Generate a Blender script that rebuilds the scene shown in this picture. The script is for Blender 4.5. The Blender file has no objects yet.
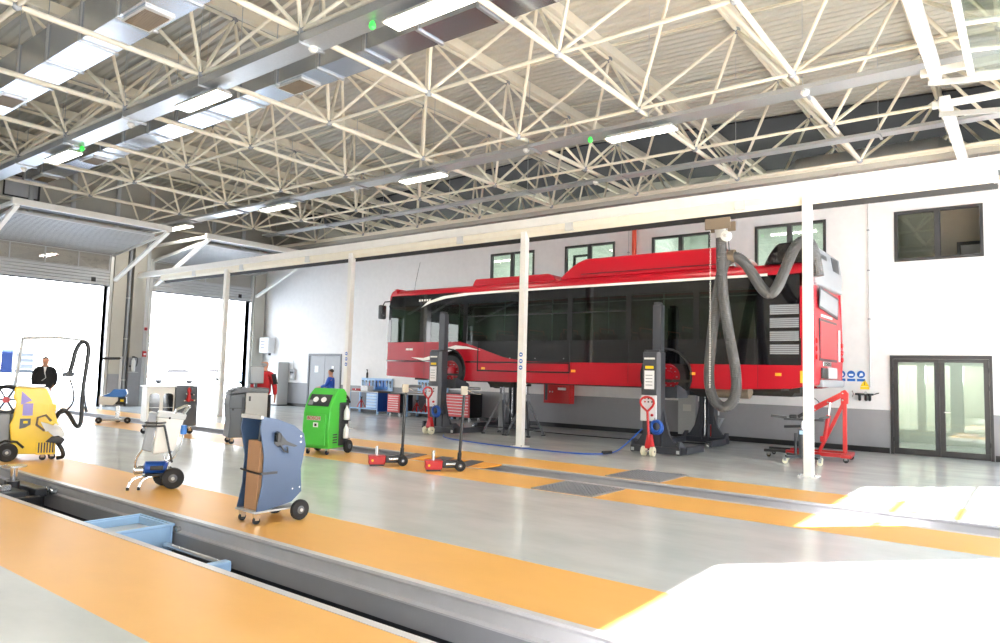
SKY, SUN, EXPO, LAMP = 6.0, 110.0, 0.34, 60
FLOORA, FLOORB = 'cbcfcc', 'd6d9d6'
import bpy, bmesh, math, random
from mathutils import Vector, Matrix
random.seed(7)
R = math.radians; PI = math.pi
SC = bpy.context.scene; COL = SC.collection

# ------------------------------------------------------------ materials
def lin(c):
    if isinstance(c, str): c = tuple(int(c[i:i+2], 16)/255 for i in (0, 2, 4))
    return tuple((v/12.92 if v <= .04045 else ((v+.055)/1.055)**2.4) for v in c) + (1,)
def mat(name, col, rough=.5, metal=0., var=.06, scale=6., bump=0., coat=0., emit=None, estr=0.):
    m = bpy.data.materials.new(name); m.use_nodes = True
    nt = m.node_tree; N = nt.nodes; L = nt.links; b = N['Principled BSDF']
    b.inputs['Roughness'].default_value = rough; b.inputs['Metallic'].default_value = metal
    b.inputs['Coat Weight'].default_value = coat
    tc = N.new('ShaderNodeTexCoord'); nz = N.new('ShaderNodeTexNoise'); nz.inputs['Scale'].default_value = scale; nz.inputs['Detail'].default_value = 4
    L.new(tc.outputs['Object'], nz.inputs['Vector'])
    mx = N.new('ShaderNodeMix'); mx.data_type = 'RGBA'
    c = lin(col)
    mx.inputs['A'].default_value = tuple(v*(1-var) for v in c[:3]) + (1,); mx.inputs['B'].default_value = tuple(min(1, v*(1+var)) for v in c[:3]) + (1,)
    L.new(nz.outputs['Fac'], mx.inputs['Factor']); L.new(mx.outputs['Result'], b.inputs['Base Color'])
    if bump:
        bp = N.new('ShaderNodeBump'); bp.inputs['Strength'].default_value = bump; bp.inputs['Distance'].default_value = .01
        L.new(nz.outputs['Fac'], bp.inputs['Height']); L.new(bp.outputs['Normal'], b.inputs['Normal'])
    if emit: b.inputs['Emission Color'].default_value = lin(emit); b.inputs['Emission Strength'].default_value = estr
    return m
def glassmat(name, tint, refl=1.0, trans=.6, rough=.02):
    m = bpy.data.materials.new(name); m.use_nodes = True
    nt = m.node_tree; N = nt.nodes; L = nt.links; N.clear()
    o = N.new('ShaderNodeOutputMaterial'); g = N.new('ShaderNodeBsdfGlossy'); g.inputs['Roughness'].default_value = rough
    t = N.new('ShaderNodeBsdfTransparent'); t.inputs['Color'].default_value = tuple(v*trans for v in lin(tint)[:3]) + (1,)
    lw = N.new('ShaderNodeLayerWeight'); lw.inputs['Blend'].default_value = .5; pw = N.new('ShaderNodeMath'); pw.operation = 'POWER'; pw.inputs[1].default_value = 4; L.new(lw.outputs['Facing'], pw.inputs[0]); f = N.new('ShaderNodeMath'); f.operation = 'MULTIPLY_ADD'; f.inputs[1].default_value = .94; f.inputs[2].default_value = .06; L.new(pw.outputs[0], f.inputs[0])
    mu = N.new('ShaderNodeMath'); mu.operation = 'MULTIPLY'; mu.inputs[1].default_value = refl; mu.use_clamp = True
    mx = N.new('ShaderNodeMixShader'); L.new(f.outputs[0], mu.inputs[0]); L.new(mu.outputs[0], mx.inputs[0]); L.new(t.outputs[0], mx.inputs[1]); L.new(g.outputs[0], mx.inputs[2])
    L.new(mx.outputs[0], o.inputs[0]); return m

M = dict(
 cream=mat('cream_steel', 'ebe4d2', .45), white=mat('white_paint', 'f2f0ea', .4), wallw=mat('white_wall', 'f0efee', .6, bump=.02),
 wallg=mat('grey_wall_paint', '8f8f92', .5), clad=mat('grey_beige_cladding', 'aeaaa0', .5, var=.04), deck=mat('roof_deck', 'bcb9b0', .42, metal=.0, var=.05),
 black=mat('black_plastic', '17181a', .4), rubber=mat('black_rubber', '1c1c1d', .7), dark=mat('dark_grey_metal', '35373b', .4, metal=.3),
 lift=mat('charcoal_powder_coat', '3a3c42', .45), dframe=mat('dark_window_frame', '2b2a2b', .4),
 red=mat('red_paint', 'ba1c1e', .35), busred=mat('bus_red_lacquer', 'a01020', .3, coat=0, var=.02), orangered=mat('orange_red_pipe', 'd84a2c', .4),
 galv=mat('galvanised_steel', 'b9bcbf', .35, metal=.75, var=.12, scale=30), ductm=mat('duct_sheet', 'c2c8d2', .22, metal=.95, var=.08, scale=3, bump=.25),
 chrome=mat('chrome', 'd8d8da', .12, metal=1), alu=mat('aluminium', 'd5d5d2', .35, metal=.5), steel=mat('stainless_steel', 'c9cbcd', .25, metal=.9),
 lgrey=mat('light_grey_paint', 'bfc1c2', .4), mgrey=mat('mid_grey_paint', '8b8e92', .4), dgrey=mat('dark_grey_paint', '54585e', .4),
 kiosk=mat('blue_grey_lacquer', '3a4f6e', .45, coat=0), green=mat('bright_green_paint', '46b83f', .35, coat=.2), yellow=mat('yellow_paint', 'f0c92c', .35, coat=.2),
 blue=mat('blue_paint', '2a6fc0', .35), dblue=mat('deep_blue_paint', '14489c', .4), pblue=mat('pale_blue_paint', 'a9cdf0', .4), hoseblue=mat('blue_hose', '1f52a8', .4),
 orange=mat('orange_paint', 'e8a03a', .4), card=mat('brown_cardboard', 'a8805e', .8), amber=mat('amber_lens', 'ffb030', .3),
 nylon=mat('cream_nylon', 'e9e4c8', .4), paper=mat('white_paper', 'f5f5f5', .7), signy=mat('yellow_sign', 'f5cf1a', .5), signb=mat('blue_sign', '1b64b5', .5),
 skin=mat('skin', 'c08a70', .55), hair=mat('dark_hair', '2a1d16', .7), suit=mat('black_cloth', '16171b', .8), ovblue=mat('blue_overall_cloth', '1f4fb4', .8),
 jred=mat('red_cloth', 'a8161f', .8), lgbox=mat('white_enclosure', 'e4e6e8', .45), pinkred=mat('rust_red_drawers', 'cf3f3f', .4), brown=mat('brown_tank', '6b5d4c', .6),
 pitm=mat('pit_grey_paint', 'a4a4a8', .4), pitd=mat('pit_dark_paint', '3a3b40', .6), railm=mat('pit_rail_metal', 'd4d2d4', .35, metal=.2, var=.1), hose=mat('exhaust_hose', '4a4a4a', .5),
 seat=mat('seat_fabric', '6e2a2e', .8), chassis=mat('chassis_black', '26241f', .7), concrete=mat('outside_concrete', 'd8dade', .7, var=.08, scale=.3),
 lens=mat('lamp_diffuser', 'ffffff', .5, emit='fff8ee', estr=9.), greenlamp=mat('green_lamp', '35d048', .4, emit='35d048', estr=.7),
 office=mat('office_wall', 'dfe3dc', .7), officeb=mat('office_beige', 'a89f90', .7), offlamp=mat('office_lamp', 'ffffff', .5, emit='ffffff', estr=14.),
 greys=mat('grey_blinds', 'c8c8cc', .6), treeg=mat('tree_leaves', '7f8f6c', .9), navy=mat('navy_panel_paint', '0c2a5e', .6), voidshade=mat('void_shade_tone', '35373a', .8), violet=mat('violet_label', '9c93d6', .4),  # includes the dark tone that paints shade into the space above the offices
)
M['busred'].node_tree.nodes['Principled BSDF'].inputs['Specular IOR Level'].default_value = .3
M['glass'] = glassmat('clear_glass', 'e8f0ec', 1., .9)
M['doorglass'] = glassmat('door_glass', 'ffffff', 1., 1.)
M['busglass'] = glassmat('tinted_bus_glass', 'b4c6b8', 1.0, .75)
M['busblack'] = mat('bus_black_gloss', '0c0c0f', .08, coat=.5)

# ------------------------------------------------------------ mesh builder
class B:
    def __init__(s): s.bm = bmesh.new()
    def face(s, vs):
        try: return s.bm.faces.new(vs)
        except ValueError: pass
    def v(s, p): return s.bm.verts.new(p)
    def hexa(s, c):
        v = [s.v(p) for p in c]
        for f in ((0,3,2,1),(4,5,6,7),(0,1,5,4),(1,2,6,5),(2,3,7,6),(3,0,4,7)): s.face([v[i] for i in f])
        return s
    def box(s, x0, x1, y0, y1, z0, z1):
        x0,x1 = sorted((x0,x1)); y0,y1 = sorted((y0,y1)); z0,z1 = sorted((z0,z1))
        return s.hexa([(x0,y0,z0),(x1,y0,z0),(x1,y1,z0),(x0,y1,z0),(x0,y0,z1),(x1,y0,z1),(x1,y1,z1),(x0,y1,z1)])
    def taper(s, b, t):   # b,t = (x0,x1,y0,y1,z)
        return s.hexa([(b[0],b[2],b[4]),(b[1],b[2],b[4]),(b[1],b[3],b[4]),(b[0],b[3],b[4]),(t[0],t[2],t[4]),(t[1],t[2],t[4]),(t[1],t[3],t[4]),(t[0],t[3],t[4])])
    def bar(s, p, q, w, h=None, up=(0,0,1)):
        h = h or w; p = Vector(p); q = Vector(q); d = (q-p).normalized(); up = Vector(up)
        if abs(d.dot(up)) > .98: up = Vector((1,0,0))
        a = d.cross(up).normalized()*w/2; b = a.cross(d).normalized()*h/2
        return s.hexa([p-a-b, p+a-b, p+a+b, p-a+b, q-a-b, q+a-b, q+a+b, q-a+b])
    def tube(s, pts, r, n=8, closed=False, smooth=0):
        pts = [Vector(p) for p in pts]
        if smooth:
            for _ in range(smooth):
                o = [pts[0]]
                for a, b in zip(pts, pts[1:]): o += [a*.75+b*.25, a*.25+b*.75]
                o.append(pts[-1]); pts = o
        k = len(pts); rr = r if isinstance(r, (list, tuple)) else [r]*k
        rings = []; prev = None
        for i in range(k):
            a = pts[i-1] if i or closed else pts[i]; b = pts[(i+1) % k] if i < k-1 or closed else pts[i]
            d = (b-a); d = d.normalized() if d.length > 1e-9 else Vector((0,0,1))
            if prev is None: u = d.orthogonal().normalized()
            else:
                u = prev - d*prev.dot(d)
                u = u.normalized() if u.length > 1e-6 else d.orthogonal().normalized()
            prev = u; w = d.cross(u)
            rings.append([s.v(pts[i]+(u*math.cos(2*PI*j/n)+w*math.sin(2*PI*j/n))*rr[i]) for j in range(n)])
        for i in range(k if closed else k-1):
            A = rings[i]; Bq = rings[(i+1) % k]
            for j in range(n): s.face([A[j], A[(j+1)%n], Bq[(j+1)%n], Bq[j]])
        if not closed: s.face(rings[0][::-1]); s.face(rings[-1])
        return s
    def cyl(s, p, q, r, r2=None, n=16): return s.tube([p, q], [r, r if r2 is None else r2], n)
    def lathe(s, prof, c=(0,0,0), axis='z', n=24, cap=3):
        c = Vector(c); rings = []
        for r, h in prof:
            ring = []
            for j in range(n):
                a = 2*PI*j/n; u, w = r*math.cos(a), r*math.sin(a)
                ring.append(s.v(c + Vector({'z':(u,w,h),'y':(u,h,w),'x':(h,u,w)}[axis])))
            rings.append(ring)
        for A, Bq in zip(rings, rings[1:]):
            for j in range(n): s.face([A[j], A[(j+1)%n], Bq[(j+1)%n], Bq[j]])
        if cap & 1: s.face(rings[0][::-1])
        if cap & 2: s.face(rings[-1])
        return s
    def torus(s, c, R_, r, axis='y', n=28, m=8):
        c = Vector(c); pts = []
        for j in range(n):
            a = 2*PI*j/n; u, w = R_*math.cos(a), R_*math.sin(a)
            pts.append(c + Vector({'z':(u,w,0),'y':(u,0,w),'x':(0,u,w)}[axis]))
        return s.tube(pts, r, m, closed=True)
    def prism(s, pts, axis, a, b):
        def P(u, w, t): return {'x':(t,u,w),'y':(u,t,w),'z':(u,w,t)}[axis]
        A = [s.v(P(u,w,a)) for u, w in pts]; Q = [s.v(P(u,w,b)) for u, w in pts]
        s.face(A); s.face(Q[::-1]); n = len(pts)
        for i in range(n): s.face([A[i], Q[i], Q[(i+1)%n], A[(i+1)%n]])
        return s
    def ball(s, c, r, sc=(1,1,1), n=12):
        mtx = Matrix.Translation(Vector(c)) @ Matrix.Diagonal((r*sc[0], r*sc[1], r*sc[2], 1))
        bmesh.ops.create_uvsphere(s.bm, u_segments=n, v_segments=n//2+2, radius=1, matrix=mtx); return s
OFF = {}
def O(name, b, m, parent=None, bevel=0, smooth=False, label=None, kind=None, cat=None, group=None):
    me = bpy.data.meshes.new(name); bmesh.ops.recalc_face_normals(b.bm, faces=b.bm.faces); b.bm.to_mesh(me); b.bm.free()
    me.materials.append(M[m] if isinstance(m, str) else m)
    o = bpy.data.objects.new(name, me); COL.objects.link(o)
    if parent is not None:
        o.parent = parent
        r = parent
        while r.parent: r = r.parent
        if r is parent and parent.name in OFF: o.location = -OFF[parent.name]
    if smooth:
        for p in me.polygons: p.use_smooth = True
        md = o.modifiers.new('Edge', 'EDGE_SPLIT'); md.split_angle = R(38)
    if bevel:
        md = o.modifiers.new('Bevel', 'BEVEL'); md.width = bevel; md.segments = 2; md.limit_method = 'ANGLE'; md.angle_limit = R(40)
    for k, v in (('label', label), ('kind', kind), ('category', cat), ('group', group)):
        if v: o[k] = v
    return o
def T(name, label, cat, loc=(0,0,0), rz=0., group=None, world=False, kind=None):
    o = bpy.data.objects.new(name, None); COL.objects.link(o); o.empty_display_size = .2
    o.location = loc; o.rotation_euler = (0, 0, R(rz))
    if label: o['label'] = label
    if cat: o['category'] = cat
    if group: o['group'] = group
    if kind: o['kind'] = kind
    if world: OFF[o.name] = Vector(loc)
    return o
def dup(root, loc, rz=None, label=None, group=None, off=None):
    def cp(o, par):
        c = o.copy(); COL.objects.link(c); c.parent = par
        for ch in o.children: cp(ch, c)
        return c
    r = root.copy(); COL.objects.link(r); r.location = loc
    if rz is not None: r.rotation_euler = (0, 0, R(rz))
    for ch in root.children: cp(ch, r)
    if label: r['label'] = label
    if group: r['group'] = group
    return r
def text(name, s, size, m, parent, loc, rot, ext=.002):
    cu = bpy.data.curves.new(name, 'FONT'); cu.body = s; cu.size = size; cu.extrude = ext; cu.align_x = 'CENTER'; cu.align_y = 'CENTER'
    to = bpy.data.objects.new(name+'_tmp', cu); COL.objects.link(to)
    dg = bpy.context.evaluated_depsgraph_get(); me = bpy.data.meshes.new_from_object(to.evaluated_get(dg))
    bpy.data.objects.remove(to); me.materials.clear(); me.materials.append(M[m])
    o = bpy.data.objects.new(name, me); COL.objects.link(o); o.parent = parent; o.location = loc; o.rotation_euler = rot
    if parent is not None and parent.name in OFF and parent.parent is None: o.location = Vector(loc) - OFF[parent.name]
    return o

# ------------------------------------------------------------ camera, world, sun
FPX = 700.5673
cam = bpy.data.cameras.new('camera'); co = bpy.data.objects.new('camera', cam); COL.objects.link(co); SC.camera = co
cam.sensor_width = 36; cam.lens = FPX/1000*36; cam.clip_start = .05; cam.clip_end = 500
yaw, pit, rol = -.6532, .0742, .0262
fw = Vector((math.sin(yaw)*math.cos(pit), math.cos(yaw)*math.cos(pit), math.sin(pit)))
r0 = Vector((math.cos(yaw), -math.sin(yaw), 0)); u0 = r0.cross(fw)
r1 = r0*math.cos(rol)+u0*math.sin(rol); u1 = -r0*math.sin(rol)+u0*math.cos(rol)
mw = Matrix((r1, u1, -fw)).transposed().to_4x4(); mw.translation = Vector((0, 0, 1.65)); co.matrix_world = mw

w = bpy.data.worlds.new('sky'); SC.world = w; w.use_nodes = True
nt = w.node_tree; N = nt.nodes; L = nt.links; bg = N['Background']
tc = N.new('ShaderNodeTexCoord'); sp = N.new('ShaderNodeSeparateXYZ'); L.new(tc.outputs['Generated'], sp.inputs[0])
cr = N.new('ShaderNodeValToRGB'); cr.color_ramp.elements[0].position = .0; cr.color_ramp.elements[0].color = (1, 1, 1, 1)
cr.color_ramp.elements[1].position = .6; cr.color_ramp.elements[1].color = (.62, .78, 1, 1)
L.new(sp.outputs[2], cr.inputs[0]); L.new(cr.outputs[0], bg.inputs[0]); bg.inputs[1].default_value = SKY
sd = bpy.data.lights.new('sun', 'SUN'); sd.energy = SUN; sd.angle = R(.6); sd.color = (1, .985, .96)
so = bpy.data.objects.new('sun', sd); COL.objects.link(so)
so.rotation_euler = Vector((-.684*math.cos(R(30.1)), -.730*math.cos(R(30.1)), -math.sin(R(30.1)))).to_track_quat('-Z', 'Y').to_euler()
SC.view_settings.view_transform = 'Standard'; SC.view_settings.look = 'None'; SC.view_settings.gamma = 1; SC.view_settings.exposure = EXPO
SC.cycles.max_bounces = 8; SC.cycles.diffuse_bounces = 5; SC.cycles.glossy_bounces = 4; SC.cycles.transparent_max_bounces = 12
SC.cycles.sample_clamp_indirect = 8; SC.cycles.use_denoising = True; SC.cycles.caustics_reflective = False; SC.cycles.caustics_refractive = False
try: SC.cycles.denoiser = 'OPENIMAGEDENOISE'
except Exception: pass
# ------------------------------------------------------------ the hall: floor with two pits, walls with openings, roof
XL, XR, YF, YB, YO = -28.4, 2.9, -5.6, 19.05, 26.
def roofz(x): return 9.65-.048*abs(x+12.3)
# floor material: epoxy grey with painted orange strips beside the pits (world metres)
fm = bpy.data.materials.new('epoxy_floor'); fm.use_nodes = True
nt = fm.node_tree; N = nt.nodes; L = nt.links; pb = N['Principled BSDF']
g = N.new('ShaderNodeNewGeometry'); sp = N.new('ShaderNodeSeparateXYZ'); L.new(g.outputs['Position'], sp.inputs[0])
def mth(op, a, b=None, clamp=False):
    n = N.new('ShaderNodeMath'); n.operation = op; n.use_clamp = clamp
    for i, x in enumerate((a, b)):
        if x is None: continue
        if isinstance(x, (int, float)): n.inputs[i].default_value = x
        else: L.new(x, n.inputs[i])
    return n.outputs[0]
acc = None
for a, b in ((2.18, 3.25), (4.14, 5.21), (8.47, 9.54), (10.38, 11.46)):
    k = mth('MULTIPLY', mth('GREATER_THAN', sp.outputs[1], a), mth('LESS_THAN', sp.outputs[1], b))
    acc = k if acc is None else mth('ADD', acc, k, True)
nz = N.new('ShaderNodeTexNoise'); nz.inputs['Scale'].default_value = .9; nz.inputs['Detail'].default_value = 6; nz.inputs['Roughness'].default_value = .6
mp = N.new('ShaderNodeMapping'); mp.inputs['Scale'].default_value = (1, 2.2, 1); L.new(g.outputs['Position'], mp.inputs[0]); L.new(mp.outputs[0], nz.inputs['Vector'])
def ramp2(f, c0, c1, p0=.35, p1=.65):
    r = N.new('ShaderNodeValToRGB'); e = r.color_ramp.elements; e[0].position = p0; e[1].position = p1; e[0].color = lin(c0); e[1].color = lin(c1); L.new(f, r.inputs[0]); return r.outputs[0]
mx = N.new('ShaderNodeMix'); mx.data_type = 'RGBA'; L.new(acc, mx.inputs['Factor'])
L.new(ramp2(nz.outputs['Fac'], FLOORA, FLOORB), mx.inputs['A']); L.new(ramp2(nz.outputs['Fac'], 'e2a955', 'e8b160'), mx.inputs['B'])
L.new(mx.outputs['Result'], pb.inputs['Base Color'])
L.new(mth('ADD', mth('ADD', mth('MULTIPLY', nz.outputs['Fac'], .14), .13), mth('MULTIPLY', acc, .2)), pb.inputs['Roughness'])
bp = N.new('ShaderNodeBump'); bp.inputs['Strength'].default_value = .06; bp.inputs['Distance'].default_value = .02
n2 = N.new('ShaderNodeTexNoise'); n2.inputs['Scale'].default_value = 5; L.new(g.outputs['Position'], n2.inputs['Vector']); L.new(n2.outputs['Fac'], bp.inputs['Height']); L.new(bp.outputs['Normal'], pb.inputs['Normal'])
M['floor'] = fm
PX0, PX1 = -26.5, 2.2
b = B()
ys = [YF-.3, 3.25, 4.14, 9.54, 10.38, YO]
b.box(XL-.4, PX0, ys[0], ys[-1], -.3, 0); b.box(PX1, XR+.4, ys[0], ys[-1], -.3, 0)
for a, c in ((ys[0], ys[1]), (ys[2], ys[3]), (ys[4], ys[5])): b.box(PX0, PX1, a, c, -.3, 0)
O('floor', b, 'floor', kind='structure')
for n, (a, c) in enumerate(((3.25, 4.14), (9.54, 10.38))):
    b = B()   # pit shaft below the slab
    b.box(PX0, PX1, c+.06, c+.2, -1.6, -.3); b.box(PX0, PX1, a-.2, a-.06, -1.6, -.3); b.box(PX0-.2, PX0, a-.2, c+.2, -1.6, -.3); b.box(PX1, PX1+.2, a-.2, c+.2, -1.6, -.3)
    b.box(PX0, PX1, a-.2, c+.2, -1.75, -1.6)
    O('floor_pit', b, 'pitd', kind='structure')
    for y, s in ((c, 1), (a, -1)):   # steel curb, hollow rail face and grey lower fascia
        e = B().prism([(y-s*.05, .004), (y+s*.02, .004), (y+s*.02, -.05), (y-s*.02, -.05), (y-s*.05, -.02)], 'x', PX0, PX1); O('trim_%d' % (n*6+1+(s > 0)*3), e, 'railm', kind='structure')
        e = B().prism([(y-s*.015, -.05), (y+s*.0, -.05), (y+s*.0, -.18), (y-s*.05, -.18), (y-s*.05, -.165), (y-s*.012, -.15)], 'x', PX0, PX1); O('trim_%d' % (n*6+2+(s > 0)*3), e, 'railm', kind='structure')
        e = B().box(PX0, PX1, y-s*.035, y-s*.0, -.36, -.181); O('trim_%d' % (n*6+3+(s > 0)*3), e, 'pitm', kind='structure')
# outside ground
O('ground', B().box(-140, XL-.4, -60, 80, -.35, -.04), 'concrete', kind='structure')
O('ground', B().box(XR+.4, 60, -60, 80, -.35, -.04), 'concrete', kind='structure')
def wall(name, axis, at, th, u0, u1, z0, z1, holes, m, top=None):
    b = B(); us = sorted({u0, u1, *[h[0] for h in holes], *[h[1] for h in holes]}); zs = sorted({z0, z1, *[h[2] for h in holes], *[h[3] for h in holes]})
    for ua, ub in zip(us, us[1:]):
        run = None
        for za, zb in zip(zs, zs[1:]):
            hole = any(h[0] <= ua+1e-6 and ub <= h[1]+1e-6 and h[2] <= za+1e-6 and zb <= h[3]+1e-6 for h in holes)
            if not hole: run = [run[0] if run else za, zb]
            if hole or zb == zs[-1]:
                if run: (b.box(ua, ub, at, at+th, *run) if axis == 'x' else b.box(at, at+th, ua, ub, *run))
                run = None
    return O(name, b, m, kind='structure')
DY = [(1.45, 5.93), (7.65, 12.13), (13.81, 18.29), (-4.6, -.12)]
DH = 4.62
wall('wall_left', 'y', XL-.3, .3, YF, YO, -.3, 8.9, [(a, c, 0, DH) for a, c in DY] + [(8.47, 9.61, 7.4, 8.2)], 'clad')
wall('wall_right', 'y', XR, .3, YF, YO, -.3, 8.95, [(a, c, 0, DH) for a, c in DY[:2]+DY[3:]] + [(13.81, 18.29, 0, DH)], 'clad')
wall('wall_front', 'x', YF-.3, .3, XL, XR, -.3, 9.7, [], 'clad')
wall('wall_outer', 'x', YO, .3, XL, XR, -.3, 9.7, [(-27, 2, 3.9, 5.6)], 'clad')
WINX = [(-15.05, -13.2), (-12.0, -10.2), (-8.97, -7.18), (-5.96, -4.17), (-2.64, -.86)]
WZ = (4.58, 5.8)
wall('wall_back', 'x', YB, .2, XL, XR, 1.02, 7.0, [(a, c, *WZ) for a, c in WINX] + [(-2.77, -.76, 0, 2.33), (-24.9, -22.74, 0, 2.29)], 'wallw')
wall('wall_back_base', 'x', YB-.004, .204, XL, XR, -.1, 1.02, [(-2.77, -.76, 0, 1.02), (-24.9, -22.74, 0, 1.02)], 'wallg')
b = B().box(-22.7, -2.8, YB-.02, YB-.004, 0, .13); O('baseboard_back', b, 'black', kind='structure')
b = B().box(-.74, XR, YB-.02, YB-.004, 0, .13); O('baseboard_back', b, 'black', kind='structure')
b = B().box(XL, -24.95, YB-.02, YB-.004, 0, .13); O('baseboard_back', b, 'black', kind='structure')
# ledge on top of the back wall
O('trim_20', B().box(XL, XR, YB-.35, YB+.25, 6.86, 7.02), 'clad', kind='structure')
O('trim_21', B().box(XL, XR, YB-.4, YB-.35, 6.99, 7.06), 'cream', kind='structure')
O('trim_22', B().box(XL, XR, YB-.12, YB, 6.3, 6.86), 'mgrey', kind='structure')
# roof deck: corrugated sheet, ribs along x
b = B(); prof = []; y = YF-.3; p = .22
while y < YO+.3: prof += [(y, 0), (y+p*.35, 0), (y+p*.5, .05), (y+p*.85, .05)]; y += p
for xa, xb in ((XL-.3, -12.3), (-12.3, XR+.3)):
    va = [b.v((xa, yy, roofz(xa)+h)) for yy, h in prof]; vb = [b.v((xb, yy, roofz(xb)+h)) for yy, h in prof]
    for i in range(len(prof)-1): b.face([va[i], va[i+1], vb[i+1], vb[i]])
    b.hexa([(xa, YF-.3, roofz(xa)+.2), (xb, YF-.3, roofz(xb)+.2), (xb, YO+.3, roofz(xb)+.2), (xa, YO+.3, roofz(xa)+.2), (xa, YF-.3, roofz(xa)+.3), (xb, YF-.3, roofz(xb)+.3), (xb, YO+.3, roofz(xb)+.3), (xa, YO+.3, roofz(xa)+.3)])
O('ceiling', b, 'deck', kind='structure')
# deck sheet laps
for k in range(10):
    b = B(); x = -25.8+3*k
    yy = 17.16-3*k if k < 8 else None
    if yy is None: continue
    for xa, xb in ((XL, -12.3), (-12.3, XR)): b.bar((xa, yy, roofz(xa)-.02), (xb, yy, roofz(xb)-.02), .06, .04)
    O('trim_%d' % (30+k), b, 'cream', kind='structure')

# ---- space frame
NX = [-12.3+3*i for i in range(-5, 6)]; NY = [18.66-3*j for j in range(-2, 9)]; ZB = 7.085
def topz(x): return 9.3-.048*abs(x+12.3)
bottom = {(i, j): Vector((x, y, ZB)) for i, x in enumerate(NX) for j, y in enumerate(NY)}
top = {(i, j): Vector((x+1.5, y-1.5, topz(x+1.5))) for i, x in enumerate(NX[:-1]) for j, y in enumerate(NY[:-1])}
sf = T('space_frame', 'cream steel space frame of tubes and node joints carrying the roof', 'roof frame', (-12.3, 6.66, 7.085), world=True)
def inview(p):
    d = p-Vector((0, 0, 1.65)); z = d.dot(fw)
    if z < .5: return 1e3
    u, v = d.dot(r1)/z, d.dot(u1)/z
    return z + (0 if abs(u) < .76 and abs(v) < .5 else 500)
def bars(name, lst, r, m, n=8, keep=100):
    lst = sorted(lst, key=lambda pq: inview((pq[0]+pq[1])/2))
    for p, q in lst[:keep]: O(name, B().tube([p, p+(q-p)*.06, q-(q-p)*.06, q], [r*.55, r, r, r*.55], n), m, sf, smooth=True)
    if lst[keep:]:
        b = B()
        for p, q in lst[keep:]: b.tube([p, q], r, 6)
        O(name+'_rest', b, m, sf, kind='stuff')
bars('bottom_chord', [(bottom[i, j], bottom[i, j+1]) for i in range(11) for j in range(10)], .052, 'cream', 10)
bars('cross_chord', [(bottom[i, j], bottom[i+1, j]) for i in range(10) for j in range(11)], .036, 'cream')
bars('web_strut', [(top[i, j], bottom[i+a, j+c]) for i, j in top for a in (0, 1) for c in (0, 1)], .036, 'cream')
bars('top_chord', [(top[i, j], top[i, j+1]) for i in range(10) for j in range(9)], .042, 'cream')
for i in range(10):
    x = NX[i]+1.5; O('purlin', B().box(x-.07, x+.07, YF, YO, topz(x)+.1, roofz(x)), 'cream', sf, bevel=.01)
nodes = sorted(list(bottom.values())+list(top.values()), key=inview)
for p in nodes[:100]: O('node_joint', B().ball(p, .075, n=10), 'mgrey', sf, smooth=True)
b = B()
for p in nodes[100:]: b.ball(p, .07, n=6)
O('node_joint_rest', b, 'mgrey', sf, kind='stuff')

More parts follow.
